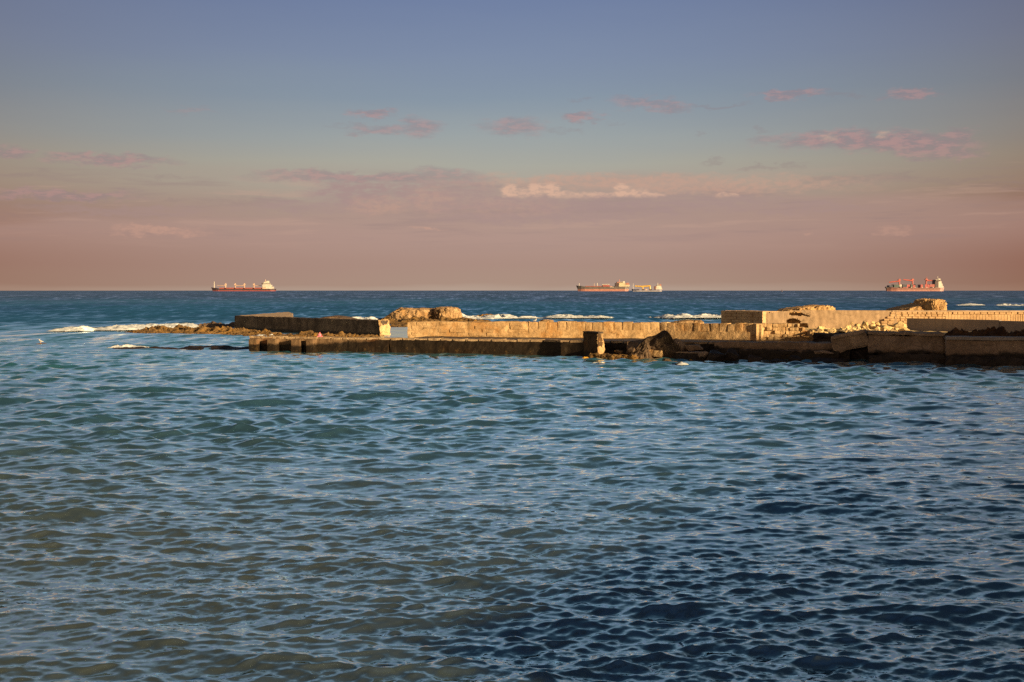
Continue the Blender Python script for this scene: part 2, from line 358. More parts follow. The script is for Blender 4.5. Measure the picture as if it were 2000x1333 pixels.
# ------------------------------------------------------------------ sea
def make_sea():
    m, t, b = principled('sea_water')
    pos = t.node('ShaderNodeNewGeometry').outputs['Position']; nor = t.node('ShaderNodeNewGeometry').outputs['Normal']
    x, y, _ = t.sep(pos)
    r = t.vm('LENGTH', pos)
    n1 = t.noise(t.xyz(t.m('MULTIPLY', x, 0.035), t.m('MULTIPLY', y, 0.05), 0), 1.0, 4, 0.55)
    n2 = t.noise(t.xyz(t.m('MULTIPLY', x, 0.010), t.m('MULTIPLY', y, 0.004), 5.0), 1.0, 4, 0.6)
    off = t.m('MULTIPLY', t.m('SUBTRACT', n1, 0.5), 30.0)
    yy = t.m('ADD', y, off)
    xx = t.m('ADD', x, t.m('MULTIPLY', t.m('SUBTRACT', n1, 0.5), 10.0))
    shallow = t.mix(t.ss(yy, 18, 46), (0.046, 0.058, 0.045), (0.022, 0.060, 0.082))       # sand and weed bed showing through
    turq = t.m('MULTIPLY', t.ss(yy, 50, 78), t.ss(xx, 22, -12, 0.35, 1.0))
    shallow = t.mix(turq, shallow, (0.022, 0.094, 0.128))                      # clear turquoise strip by the quay
    right_shade = t.ss(t.m('SUBTRACT', xx, t.m('MULTIPLY', y, 0.26)), -14.0, 9.0)                 # shade over the right side, painted in as navy water
    shallow = t.mix(t.m('MULTIPLY', right_shade, t.ss(y, 75, 45)), shallow, (0.008, 0.028, 0.056))
    col = t.mix(t.ss(t.m('ADD', y, off), 110, 170), shallow, (0.015, 0.068, 0.145))
    band = t.ss(n2, 0.42, 0.60)
    far = t.mix(band, (0.010, 0.050, 0.120), (0.013, 0.076, 0.160))
    col = t.mix(t.ss(r, 150, 400), col, far)
    col = t.mix(t.ss(r, 450, 900), col, (0.014, 0.040, 0.085))
    m.node_tree.nodes.remove(b)
    df = t.node('ShaderNodeBsdfDiffuse'); gl = t.node('ShaderNodeBsdfGlossy'); fr = t.node('ShaderNodeFresnel'); ms = t.node('ShaderNodeMixShader')
    t.put(df.inputs['Color'], col); t.put(gl.inputs['Color'], t.mix(t.ss(r, 110, 420), (1.74, 1.98, 1.98), (0.86, 1.06, 1.44))); fr.inputs['IOR'].default_value = 2.3
    t.l.new(fr.outputs[0], ms.inputs[0]); t.l.new(df.outputs[0], ms.inputs[1]); t.l.new(gl.outputs[0], ms.inputs[2])
    t.l.new(ms.outputs[0], m.node_tree.nodes['Material Output'].inputs[0])
    t.put(gl.inputs['Roughness'], t.m('ADD', t.ss(r, 20, 120, 0.04, 0.12), t.ss(r, 120, 500, 0.0, 0.32)))
    # wind ripples: small tilts of the surface added to the modelled waves
    def rip(sc, sx, seed, k):
        v = t.xyz(t.m('MULTIPLY', x, sx * sc), t.m('MULTIPLY', y, sc), seed)
        q = t.vm('SUBTRACT', t.noise(v, 1.0, 2, 0.5, True), (0.5, 0.5, 0.5))
        return t.vm('SCALE', t.vm('MULTIPLY', q, (0.7, 1.0, 0.0)), k)
    q = t.vm('ADD', rip(7.0, 0.5, 1.0, t.ss(r, 12, 60, 0.22, 0.20)), rip(2.0, 0.5, 2.0, t.ss(r, 20, 120, 0.14, 0.30)))
    q = t.vm('ADD', q, rip(16.0, 0.5, 8.0, t.ss(r, 14, 50, 0.36, 0.0)))
    q = t.vm('ADD', q, rip(34.0, 0.6, 9.0, t.ss(r, 14, 30, 0.20, 0.0)))
    q = t.vm('SCALE', q, t.ss(t.noise(t.xyz(t.m('MULTIPLY', x, 0.16), t.m('MULTIPLY', y, 0.30), 2.5), 1.0, 3, 0.5), 0.35, 0.65, 0.45, 1.45))
    q = t.vm('ADD', q, rip(0.40, 0.35, 3.0, t.ss(r, 60, 300, 0.0, 0.55)))
    q = t.vm('ADD', q, rip(0.07, 0.30, 4.0, t.ss(r, 200, 900, 0.0, 0.50)))
    q = t.vm('ADD', q, rip(0.12, 5.0, 6.0, t.ss(r, 60, 125, 0.0, 0.85)))
    q = t.vm('ADD', q, rip(0.025, 5.0, 7.0, t.ss(r, 250, 700, 0.0, 0.8)))
    # far water tilted towards the camera's foot so it reflects higher, darker sky
    q = t.vm('ADD', q, t.vm('SCALE', t.vm('NORMALIZE', t.vm('MULTIPLY', pos, (1, 1, 0))), t.ss(r, 65, 230, 0.0, -0.34)))
    nn = t.vm('NORMALIZE', t.vm('ADD', nor, q))
    for q in (df, gl, fr): t.l.new(nn, q.inputs['Normal'])

    rows = [9.0]
    while rows[-1] < 130: rows.append(rows[-1] * 1.0024)
    n_near = len(rows)
    while rows[-1] < 14000: rows.append(rows[-1] * 1.012)
    rr = np.array(rows, dtype=np.float32)
    fine = np.arange(-38.0, 38.001, 0.062)
    th = np.radians(np.concatenate([np.arange(-85, -38.5, 1.5), fine, np.arange(39.5, 86, 1.5)])).astype(np.float32)
    edge = np.clip((39.0 - np.abs(np.degrees(th))) / 2.0, 0, 1).astype(np.float32)
    nr, nc = len(rr), len(th)
    X = rr[:, None] * np.sin(th)[None, :]; Yv = rr[:, None] * np.cos(th)[None, :]
    Z = (-(rr ** 2) / (2 * EARTH))[:, None] * np.ones((1, nc), dtype=np.float32)
    DX = np.zeros_like(X); DY = np.zeros_like(X); DZ = np.zeros_like(X)
    rng = np.random.default_rng(11)
    drr = np.gradient(rr)
    gust = 0.85 + 0.22 * np.sin(X * 0.11 + 0.6 * np.sin(Yv * 0.07)) * np.sin(Yv * 0.09 + 1.3) + 0.18 * np.sin(X * 0.31 + 2.0 + Yv * 0.13) * np.sin(Yv * 0.27 - X * 0.05)
    def waves(n, lmin, lmax, rms, mean, spread, weight, r0=0.0, r1=0.0):
        lam = np.exp(np.linspace(math.log(lmin), math.log(lmax), n)) * rng.uniform(0.94, 1.06, n)
        wt = weight(lam); wt = wt / math.sqrt((wt ** 2).sum() / 2) * rms
        for L, s in zip(lam, wt):
            k = 2 * math.pi / L
            a = mean + rng.normal() * spread
            dx, dy = math.sin(a), -math.cos(a)
            fade = np.clip((L / (2.2 * drr) - 1.0), 0, 1).astype(np.float32)
            if r0: fade = fade * np.clip((rr - r0) / r0, 0, 1)
            if r1: fade = fade * np.clip((r1 * 1.35 - rr) / (r1 * 0.35), 0.45, 1)
            sel = np.nonzero(fade > 0)[0]
            if not len(sel): continue
            sl_ = slice(sel[0], sel[-1] + 1)
            ph = (k * dx) * X[sl_] + (k * dy) * Yv[sl_] + rng.uniform(0, 6.283)
            A = (s / k) * fade[sl_, None] * edge[None, :] * gust[sl_]
            DZ[sl_] += A * np.cos(ph); sn = A * np.sin(ph) * 0.85
            DX[sl_] -= sn * dx; DY[sl_] -= sn * dy
    waves(100, 0.09, 0.20, 0.21, R(8), R(27), lambda l: l ** 0.15)
    waves(90, 0.17, 0.44, 0.24, R(6), R(22), lambda l: (l / 1.0) ** 0.1)
    waves(70, 0.42, 3.4, 0.18, R(-8), R(22), lambda l: l ** -0.4)
    waves(70, 0.9, 3.6, 0.17, R(4), R(32), lambda l: l ** -0.2, r0=20.0, r1=80.0)      # chop grows away from the lee of the shore
    waves(30, 7.0, 60.0, 0.050, R(8), R(18), lambda l: l ** -0.1, r0=110.0)
    co = np.stack([X + DX, Yv + DY, Z + DZ], -1).reshape(-1, 3).astype(np.float32)
    i = np.arange(nr - 1)[:, None] * nc + np.arange(nc - 1)[None, :]
    quads = np.stack([i, i + 1, i + nc + 1, i + nc], -1).reshape(-1, 4)[:, ::-1].astype(np.int32)
    quads = quads[:, ::-1] if True else quads
    me = bpy.data.meshes.new('sea')
    me.vertices.add(len(co)); me.vertices.foreach_set('co', co.ravel())
    me.loops.add(quads.size); me.loops.foreach_set('vertex_index', quads.ravel())
    me.polygons.add(len(quads)); me.polygons.foreach_set('loop_start', np.arange(0, quads.size, 4, dtype=np.int32))
    me.polygons.foreach_set('use_smooth', np.ones(len(quads), dtype=bool))
    me.update(calc_edges=True)
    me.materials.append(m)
    o = bpy.data.objects.new('sea', me); C.objects.link(o)
    tag(o, 'choppy blue green sea reaching from the shore to the horizon', kind='structure')
    return o, m
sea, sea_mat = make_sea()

# ------------------------------------------------------------------ quay and walls
QL, QR = (gx(485, 92.9), 92.9), (gx(1140, 85.3), 85.3)
def quay_at(px):
    """point of the quay's front line seen at picture column px"""
    k = (px - 1000) / F; dx, dy = QR[0] - QL[0], QR[1] - QL[1]
    t = (k * QL[1] - QL[0]) / (dx - k * dy); return (QL[0] + dx * t, QL[1] + dy * t)
qn = perp(QL, QR); qd = Vector((QR[0] - QL[0], QR[1] - QL[1])).normalized()
def off(p, n): return (p[0] + qn.x * n, p[1] + qn.y * n)

q = empty('stone_quay', (*QL, 0), 'long low stone quay with dark wet face running in front of the sunlit wall', 'quay')
def rel(mb, root):
    l = root.location; mb.v = [(a - l.x, b - l.y, c - l.z) for a, b, c in mb.v]; return mb
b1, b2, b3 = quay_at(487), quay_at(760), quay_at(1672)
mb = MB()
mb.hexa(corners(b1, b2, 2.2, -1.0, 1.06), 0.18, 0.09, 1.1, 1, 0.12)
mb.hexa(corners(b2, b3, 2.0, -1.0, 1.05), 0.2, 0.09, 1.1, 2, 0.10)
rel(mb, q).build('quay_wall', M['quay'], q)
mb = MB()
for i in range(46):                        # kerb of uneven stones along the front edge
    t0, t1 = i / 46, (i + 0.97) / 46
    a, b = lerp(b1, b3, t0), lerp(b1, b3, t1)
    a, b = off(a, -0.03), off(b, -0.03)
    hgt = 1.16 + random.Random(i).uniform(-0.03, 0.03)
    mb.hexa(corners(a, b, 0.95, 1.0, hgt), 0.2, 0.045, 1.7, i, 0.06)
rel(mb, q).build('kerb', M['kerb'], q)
for px in (494, 530, 577, 606):            # piers left standing along the face
    wpx = 16 if px != 606 else 13
    a, b = quay_at(px), quay_at(px + wpx)
    mb = MB().hexa(corners(off(a, -0.75), off(b, -0.75), 0.8, -0.8, 1.02), 0.2, 0.04, 1.5, px, 0.05)
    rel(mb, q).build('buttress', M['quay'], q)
mb = MB()
d2, d3 = off(quay_at(762), 2.0), off(b3, 2.0)
mb.hexa(corners(d2, d3, 6.4, -1.0, 0.98), 0.5, 0.04, 0.8, 5)
rel(mb, q).build('paving', M['deck'], q)

# the sunlit wall behind the quay
WA, WM, WB = (gx(795, 97.6), 97.6), (gx(1290, 93.8), 93.8), (gx(1487, 89.6), 89.6)
WALL_TOP = 2.28
lw = empty('sandstone_wall', (*WA, 1.0), 'long sunlit yellow sandstone wall with upright slits in its top course', 'wall')
mid_ = lerp(WA, WM, 0.49)
mb = MB()
mb.hexa(corners(WA, mid_, 1.1, -0.5, 2.22, -0.5, 2.26), 0.22, 0.09, 0.8, 8, 0.07)
mb.hexa(corners(mid_, WM, 1.0, -0.5, 1.62), 0.25, 0.05, 1.0, 9, 0.03)
mb.hexa(corners(WM, WB, 1.0, -0.5, 1.60), 0.25, 0.05, 1.0, 19, 0.03)
rng = random.Random(5)
for A_, B_, n in ((mid_, WM, 14), (WM, WB, 12)):       # top course of separate blocks with slits between
    cuts_ = [0.0] + [(i + rng.uniform(-0.16, 0.16)) / n for i in range(1, n)] + [1.0]
    for i in range(n):
        a, b = lerp(A_, B_, cuts_[i]), lerp(A_, B_, cuts_[i + 1] - rng.choice([0.015, 0.03, 0.05, 0.06, 0.08]) / n)
        back = perp(A_, B_) * rng.uniform(-0.02, 0.05)
        a = (a[0] + back.x, a[1] + back.y); b = (b[0] + back.x, b[1] + back.y)
        mb.hexa(corners(a, b, 0.95, 1.60 - rng.uniform(0, .08), WALL_TOP + rng.uniform(-0.05, 0.03)), 0.2, 0.03, 1.6, 20 + i, 0.04)
    nb = perp(A_, B_) * 0.13
    mb.hexa(corners((A_[0] + nb.x, A_[1] + nb.y), (B_[0] + nb.x, B_[1] + nb.y), 0.6, 1.5, 2.20), 0.5, 0.02, 1, 3)
for row in range(4):                        # cut blocks standing out a little on the smoother part
    z0 = 1.05 + row * 0.29
    x = 0.02 + 0.02 * (row % 2)
    while x < 0.47:
        L = rng.uniform(0.035, 0.075)
        if rng.random() < 0.6:
            a, b = lerp(WA, WM, x), lerp(WA, WM, min(0.48, x + L - 0.003))
            o_ = perp(WA, WM) * -rng.uniform(0.01, 0.06)
            mb.hexa(corners((a[0] + o_.x, a[1] + o_.y), (b[0] + o_.x, b[1] + o_.y), 0.3, z0, z0 + 0.27), 0.25, 0.025, 1.5, x * 100, 0.02)
        x += L
rel(mb, lw).build('wall_course', M['lit_wall'], lw)
a, b = lerp(WM, WB, 0.955), (WB[0] + 0.25, WB[1] + 0.25)   # rust-coloured corner pier
mb = MB().hexa(corners(off(a, -0.16), off(b, -0.02), 1.0, 0.6, 2.3), 0.2, 0.03, 1.2, 31, 0.04)
rel(mb, lw).build('corner_pier', M['lit_wall'], lw)

# ruined continuation of the wall, broken down to rubble
RA, RB = (gx(1491, 90.0), 90.0), (gx(1600, 89.4), 89.4)
mb = MB()
rng = random.Random(9)
for row in range(5):
    z0 = 0.9 + row * 0.28
    end = [1.0, 0.93, 0.83, 0.72, 0.62][row]
    x = 0.0
    while x < end:
        L = rng.uniform(0.05, 0.12)
        a, b = lerp(RA, RB, x), lerp(RA, RB, min(end + 0.03, x + L - 0.006))
        o_ = rng.uniform(-0.14, 0.10)
        mb.hexa(corners(off(a, o_), off(b, o_), 1.1, z0, z0 + 0.265), 0.16, 0.05, 1.8, rng.random() * 90, 0.04)
        x += L
mb.hexa(corners(off(RA, 0.12), off(lerp(RA, RB, 0.9), 0.12), 0.8, -0.4, 2.0, -0.4, 1.2), 0.3, 0.05, 1, 4)
tag(mb.build('ruined_wall', M['lit_wall'], loc='base'), 'ruined end of the sandstone wall crumbling down beside the dark hollow', 'wall')

# block with the darker side, end of the plastered wall
BA, BB = (gx(1408, 108.5), 108.5), (gx(1489, 103.6), 103.6)
ztop = gz(606.5, 105)
bl = empty('pier_block', (*BA, 1.0), 'square masonry block in shade at the end of the plastered wall', 'wall')
mb = MB()
rows_ = 8
for row in range(rows_):
    z0 = 0.8 + row * (ztop - 0.85) / rows_
    hh = (ztop - 0.85) / rows_ - 0.03
    x = 0.0 if row % 2 else -0.001
    first = True
    while x < 1:
        L = 0.26 if not (first and row % 2) else 0.13
        first = False
        a, b = lerp(BA, BB, max(0, x)), lerp(BA, BB, min(1, x + L - 0.012))
        mb.hexa(corners(a, b, 2.5, z0, z0 + hh), 0.4, 0.02, 1.5, row + x, 0.015)
        x += L
nb2 = perp(BA, BB)
mb.hexa(corners((BA[0] + nb2.x * .08, BA[1] + nb2.y * .08), (BB[0] + nb2.x * .08, BB[1] + nb2.y * .08), 2.3, -0.5, ztop - 0.08), 0.5, 0.01, 1, 2)
rel(mb, bl).build('block_courses', M['masonry'], bl)

# the plastered sunlit wall with its two broken holes: built of pieces round the openings
PA, PB = (gx(1490, 103.9), 103.9), (gx(1752, 100.6), 100.6)
pl = empty('plastered_wall', (*PA, 1.0), 'sunlit sand coloured plastered wall with two dark broken openings', 'wall')
PW = 250.0
def pz(py): return gz(py, 102.0)
cols = 76; rws = 14
zt0, zt1, zb = pz(611.0), pz(606.5), 0.9
def hole(u, z):
    px = 1490 + u * 262; py = LV + (H - z) * F / 102.0
    h1 = (1542 < px < 1566 and 609.3 < py < 616.5 + (px - 1542) * .06) or (1565 <= px < 1584 and 611 + (px - 1565) * 0.32 < py < 616.2 + (px - 1565) * .18)
    e = noise.noise(Vector((px * 0.35, py * 0.5, 0))) * 2.0
    h2 = ((px - 1551) / (15 + e)) ** 2 + ((py - 629.5) / (7.5 + e * .5)) ** 2 < 1 and py < 632 or (1556 + e < px < 1580 + e and 632 < py < 641)
    return h1 or h2
cols, rws = 150, 34
vs = []; keep = []
for j in range(rws + 1):
    for i in range(cols + 1):
        u = i / cols; p = lerp(PA, PB, u)
        tz = zt0 + (zt1 - zt0) * min(1, u * 3.0) + (0.05 * noise.noise(Vector((u * 40, 0, 3))) if u < 0.4 else 0)
        if u < 0.10: tz -= 0.16 * max(0, noise.noise(Vector((u * 90, 5, 1))) + .3)
        z = zb + (tz - zb) * j / rws
        d = 0.03 * noise.noise(Vector((u * 30, z * 1.5, 7)))
        vs.append((p[0] + perp(PA, PB).x * d, p[1] + perp(PA, PB).y * d, z))
nvl = len(vs)
th_ = perp(PA, PB) * 0.32
vs += [(a + th_.x, b + th_.y, c) for a, b, c in vs]
fs = []; solid = {}
for j in range(rws):
    for i in range(cols):
        v = vs[j * (cols + 1) + i]
        solid[i, j] = not hole((i + .5) / cols, v[2] + 0.05)
for (i, j), ok in solid.items():
    if not ok: continue
    a = j * (cols + 1) + i; b, c, d = a + 1, a + cols + 2, a + cols + 1
    fs += [(a, b, c, d), (d + nvl, c + nvl, b + nvl, a + nvl)]
    for (di, dj, e0, e1) in ((0, -1, b, a), (1, 0, c, b), (0, 1, d, c), (-1, 0, a, d)):
        if not solid.get((i + di, j + dj), False): fs.append((e0, e1, e1 + nvl, e0 + nvl))
mb = MB().add(vs, fs); rel(mb, pl).build('plaster_face', M['plaster'], pl)
mb = MB().hexa(corners((PA[0] + th_.x * 1.6, PA[1] + th_.y * 1.6), (PB[0] + th_.x * 1.6, PB[1] + th_.y * 1.6), 0.8, 0.5, zt0 - 0.1, 0.5, zt1 - 0.12), 0.5, 0.05, 1, 12)
rel(mb, pl).build('wall_core', M['rock'], pl)

# ashlar wall with narrow upright openings, far right
AA, AB = (gx(1722, 100.75), 100.75), (gx(2140, 99.2), 99.2)
aw = empty('ashlar_wall', (*AA, 1.0), 'sunlit brick coursed wall with a stepped ruined end and rows of upright slits', 'wall')
mb = MB(); rng = random.Random(3)
zt = gz(609.5, 99.6)
nrow = 9; rh = (zt - 1.2) / nrow
for row in range(nrow):
    z0 = 1.2 + row * rh
    start = [0, 0, 0, 0.0, 0.0, 0.012, 0.028, 0.042, 0.046][row]
    x = start
    while x < 1:
        L = rng.uniform(0.020, 0.034)
        a, b = lerp(AA, AB, x), lerp(AA, AB, min(1, x + L - 0.0035))
        o_ = rng.uniform(-0.05, 0.04)
        n_ = perp(AA, AB)
        if not (x > 0.30 and 4 <= row <= 7):
            mb.hexa(corners((a[0] + n_.x * o_, a[1] + n_.y * o_), (b[0] + n_.x * o_, b[1] + n_.y * o_), 0.7, z0, z0 + rh - 0.035), 0.35, 0.02, 2, x * 50, 0.02)
        x += L
x = 0.302
while x < 1:                                # upright stones between slits
    L = 0.0105 if x > 0.62 else 0.0145
    a, b = lerp(AA, AB, x), lerp(AA, AB, x + L - (0.0024 if x > 0.62 else 0.0012))
    mb.hexa(corners(a, b, 0.7, 1.2 + 4 * rh, 1.2 + 8 * rh - 0.03), 0.3, 0.015, 2, x * 77, 0.015)
    x += L
n_ = perp(AA, AB) * 0.10
a_ = lerp(AA, AB, 0.05)
mb.hexa(corners((a_[0] + n_.x, a_[1] + n_.y), (AB[0] + n_.x, AB[1] + n_.y), 0.5, -0.5, zt - 0.05), 0.6, 0.02, 1, 4)
rel(mb, aw).build('wall_course', M['masonry'], aw)
mb = MB().hexa(corners(lerp(AA, AB, 0.05), AB, 0.85, zt - 0.02, zt + 0.10), 0.4, 0.025, 1.2, 7, 0.03)
rel(mb, aw).build('coping', M['plaster'], aw)

# ground of the terrace behind
terr = MB()
terr.hexa([(gx(1560, 92.2), 92.2, -1), (48, 82, -1), (58, 112, -1), (gx(1500, 103), 103.2, -1), (gx(1560, 92.2), 92.2, 1.55), (48, 82, 1.62), (58, 112, 1.5), (gx(1500, 103), 103.2, 1.5)], 0.6, 0.12, 0.5, 6)
tag(terr.build('terrace', M['rubble'], loc='base'), 'sandy ground between the harbour walls', kind='structure')

# grey concrete wall in the shade
GA = (gx(1771, 97.0), 97.0); GB = (GA[0] + 0.66 * 21, GA[1] - 0.75 * 21)
g = empty('concrete_wall', (*GA, 1.0), 'smooth grey concrete wall in shade standing above brown weed', 'wall')
zt = gz(622.0, 97.0)
cut = lerp(GA, GB, 0.385)
mb = MB(); mb.hexa(corners(GA, lerp(GA, GB, 0.3835), 0.4, 0.5, zt), 0.35, 0.012, 0.8, 2, 0.015)
rel(mb, g).build('wall_panel', M['concrete'], g)
mb = MB(); mb.hexa(corners(cut, GB, 0.4, 0.5, zt - 0.05), 0.35, 0.012, 0.8, 5, 0.015)
rel(mb, g).build('wall_panel', M['concrete'], g)

# front walls on the right
F1A, F1B = (gx(1694, 78.2), 78.2), (gx(1846, 76.8), 76.8)
f1 = empty('harbour_wall', (*F1A, 0), 'thick brown harbour wall with dark wet foot between the tilted slab and the capped wall', 'wall')
z1a, z1b = gz(648.5, 78.2), gz(652.5, 76.8)
mb = MB()
mb.hexa(corners(F1A, F1B, 2.6, 0.55, z1a - .16, 0.55, z1b - .16, lean=0.15), 0.13, 0.11, 1.1, 4, 0.12)
rel(mb, f1).build('wall_face', M['front_wall'], f1)
mb = MB().hexa(corners(off(F1A, -0.02), off(F1B, -0.05), 2.9, z1a - .17, z1a, z1b - .17, z1b), 0.12, 0.10, 1.2, 14, 0.10)
rel(mb, f1).build('coping', M['slab'], f1)
mb = MB().hexa(corners(off(F1A, -0.45), off(F1B, -0.55), 3.0, -1.0, 0.60), 0.2, 0.22, 0.9, 24, 0.15)
rel(mb, f1).build('wall_foot', M['black_rock'], f1)
F2A, F2B = (gx(1848, 75.6), 75.6), (gx(2150, 73.0), 73.0)
f2 = empty('quay_wall', (*F2A, 0), 'low brown wall with pale projecting cap and black waterline under the heap of weed', 'wall')
z2 = gz(658.0, 75.5)
mb = MB().hexa(corners(F2A, F2B, 1.6, 0.5, z2 - 0.22, lean=0.05), 0.18, 0.06, 0.9, 6, 0.05); rel(mb, f2).build('wall_face', M['front_wall'], f2)
mb = MB().hexa(corners(off(F2A, -0.10), off(F2B, -0.10), 1.7, z2 - 0.20, z2), 0.2, 0.025, 1.0, 16, 0.03); rel(mb, f2).build('coping', M['concrete'], f2)
mb = MB().hexa(corners(off(F2A, -0.5), off(F2B, -0.7), 2.0, -1.0, 0.55), 0.2, 0.2, 0.9, 26, 0.15); rel(mb, f2).build('wall_foot', M['black_rock'], f2)

# fallen slab leaning on the wall end
ya, yb = 79.2, 78.2
c = [(gx(1628, ya), ya, gz(694, ya)), (gx(1700, yb), yb, gz(673, yb)), (gx(1702, yb + 2), yb + 2.0, gz(673, yb)), (gx(1640, ya + 2), ya + 2.0, gz(692, ya)),
     (gx(1623, ya), ya + .1, gz(659.5, ya)), (gx(1688, yb), yb + .1, gz(646.5, yb)), (gx(1694, yb + 2), yb + 2.2, gz(646.5, yb)), (gx(1632, ya + 2), ya + 2.2, gz(659, ya))]
sl_o = empty('fallen_slab', (gx(1660, 79), 79, 0.2), 'huge tilted concrete slab fallen against the end of the brown harbour wall', 'slab')
mb = MB().hexa(c, 0.12, 0.11, 1.2, 3, 0.12); rel(mb, sl_o).build('slab_face', M['slab'], sl_o)
c2 = [Vector(p) for p in c]
lip = [p + Vector((-0.05, -0.18, -0.02)) for p in (c2[4], c2[5])] + [c2[6] + Vector((0, 0, -.02)), c2[7] + Vector((0, 0, -.02))]
mb = MB().hexa([p - Vector((0, 0, 0.14)) for p in lip] + [p + Vector((0, 0, .07)) for p in lip], 0.2, 0.04, 1.3, 8, 0.04)
rel(mb, sl_o).build('slab_lip', M['front_wall'], sl_o)

# middle landing: lower ledge standing out from the quay
MA, MBp = quay_at(1398), quay_at(1660)
mb = MB(); zc = gz(668, 81.5)
mb.hexa(corners(off(MA, -0.8), off(MBp, -0.8), 1.3, -0.6, gz(668.5, 81.2)), 0.18, 0.06, 1.0, 13, 0.05)
mb.hexa(corners(off(quay_at(1402), -1.5), off(quay_at(1640), -1.4), 1.0, -0.6, gz(684.0, 80.5)), 0.18, 0.08, 1.0, 17, 0.06)
tag(mb.build('stone_landing', M['front_wall'], loc='base'), 'stepped brown stone landing along the quay left of the tilted slab', 'landing')

# block wall on the left; its shade and sunlit end are put into the colours
LA, LB = (gx(458, 141.0), 141.0), (gx(745, 121.0), 121.0)
lb = empty('breakwater', (*LA, 0), 'stained concrete breakwater wall, its shaded face and sunlit end painted in, standing on the algae reef', 'breakwater')
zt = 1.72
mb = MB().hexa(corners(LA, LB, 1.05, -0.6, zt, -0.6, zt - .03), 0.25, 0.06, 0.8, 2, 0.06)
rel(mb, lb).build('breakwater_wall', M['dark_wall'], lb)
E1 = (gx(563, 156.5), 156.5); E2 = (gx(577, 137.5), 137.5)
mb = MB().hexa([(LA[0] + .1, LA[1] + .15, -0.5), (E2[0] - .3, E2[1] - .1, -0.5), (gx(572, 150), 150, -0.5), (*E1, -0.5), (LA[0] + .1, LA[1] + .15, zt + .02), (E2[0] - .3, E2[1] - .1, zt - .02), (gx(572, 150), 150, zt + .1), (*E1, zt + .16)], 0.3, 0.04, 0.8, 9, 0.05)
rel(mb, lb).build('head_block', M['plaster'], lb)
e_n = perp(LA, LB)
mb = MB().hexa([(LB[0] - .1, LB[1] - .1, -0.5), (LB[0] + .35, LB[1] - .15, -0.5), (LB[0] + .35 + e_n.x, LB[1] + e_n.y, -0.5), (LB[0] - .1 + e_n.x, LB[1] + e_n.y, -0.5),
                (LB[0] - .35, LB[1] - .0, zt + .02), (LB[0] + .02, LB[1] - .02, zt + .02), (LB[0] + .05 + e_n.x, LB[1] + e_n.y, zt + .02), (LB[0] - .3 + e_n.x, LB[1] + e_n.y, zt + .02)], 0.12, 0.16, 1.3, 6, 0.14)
rel(mb, lb).build('lit_wall_end', M['lit_wall'], lb)  # sunlight on the end painted in with paler stone

# ------------------------------------------------------------------ rocks and reefs
def crag(name, px0, px1, py_top, py_base, Y, depth, mat, label, cat='rock', seed=0, rough=0.16, flat=0.0, group=None, prof=None, zbase=None, n=5, step=None):
    """a rock of real bulk: rounded mass broken by noise"""
    x0, x1 = gx(px0, Y), gx(px1, Y); zt, zb = gz(py_top, Y), (gz(py_base, Y) if zbase is None else zbase)
    cx, hx = (x0 + x1) / 2, (x1 - x0) / 2; h = zt - zb
    bm = bmesh.new(); bmesh.ops.create_icosphere(bm, subdivisions=n, radius=1)
    sz = max(0.3, min(hx, h))
    for v in bm.verts:
        p = v.co.copy()
        sg = lambda t, e: math.copysign(abs(t) ** e, t)
        p = Vector((sg(p.x, 0.75), sg(p.y, 0.75), sg(p.z, 0.5)))
        zf = max(p.z, -0.25)
        q = Vector((p.x * hx, p.y * depth, zf * h))
        nq = q / sz * 1.3 + Vector((seed * 3.3, seed * 1.9, seed))
        d = noise.fractal(nq, 0.9, 2.1, 5) * 0.55 + (noise.voronoi(nq * 1.6)[0][0] - 0.35) * 0.6
        nrm = Vector((p.x / max(hx, .1), p.y / max(depth, .1), p.z / max(h, .1))).normalized()
        d += 0.35 * noise.fractal(nq * 4.0, 0.8, 2.2, 4)
        q = q + nrm * d * rough * sz * 1.8
        if q.z > 0.78 * h: q.z = 0.78 * h + (q.z - 0.78 * h) * 0.4
        if prof: q.z *= prof(max(-1, min(1, q.x / hx)))
        v.co = q + Vector((cx, Y + depth * 0.6, zb))
    mb = MB(); bm.verts.index_update()
    mb.add([v.co for v in bm.verts], [[v.index for v in f.verts] for f in bm.faces]); bm.free()
    return tag(mb.build(name, mat, loc='base'), label, cat, group)

def boulder(name, px, py, wpx, hpx, Y, mat, label, seed, cat='boulder', group='boulders of the rubble heap', dep=1.0):
    """an angular stone: convex hull of random points, roughened"""
    rng = random.Random(seed); w_, h_ = wpx / F * Y / 2, hpx / F * Y / 2
    bm = bmesh.new()
    for _ in range(16):
        v = Vector((rng.gauss(0, 1), rng.gauss(0, 1), rng.gauss(0, 1))).normalized() * rng.uniform(0.85, 1.1)
        bm.verts.new((v.x * w_, v.y * w_ * dep, v.z * h_))
    bmesh.ops.convex_hull(bm, input=bm.verts[:])
    bmesh.ops.delete(bm, geom=[v for v in bm.verts if not v.link_faces], context='VERTS')
    bmesh.ops.bevel(bm, geom=bm.edges[:], offset=min(w_, h_) * 0.05, segments=1, affect='EDGES')
    bmesh.ops.triangulate(bm, faces=bm.faces[:])
    bmesh.ops.subdivide_edges(bm, edges=bm.edges[:], cuts=2, use_grid_fill=True)
    s_ = min(w_, h_)
    for v in bm.verts: v.co += noise.noise_vector(v.co / s_ * 1.5 + Vector((seed, 0, 0))) * s_ * 0.10 + noise.noise_vector(v.co / s_ * 5.0 + Vector((seed, 0, 9))) * s_ * 0.05
    bm.verts.index_update()
    me = bpy.data.meshes.new(name); bm.to_mesh(me); bm.free(); me.materials.append(mat)
    o = bpy.data.objects.new(name, me); C.objects.link(o); o.location = (gx(px, Y), Y, gz(py, Y))
    return tag(o, label, cat, group)

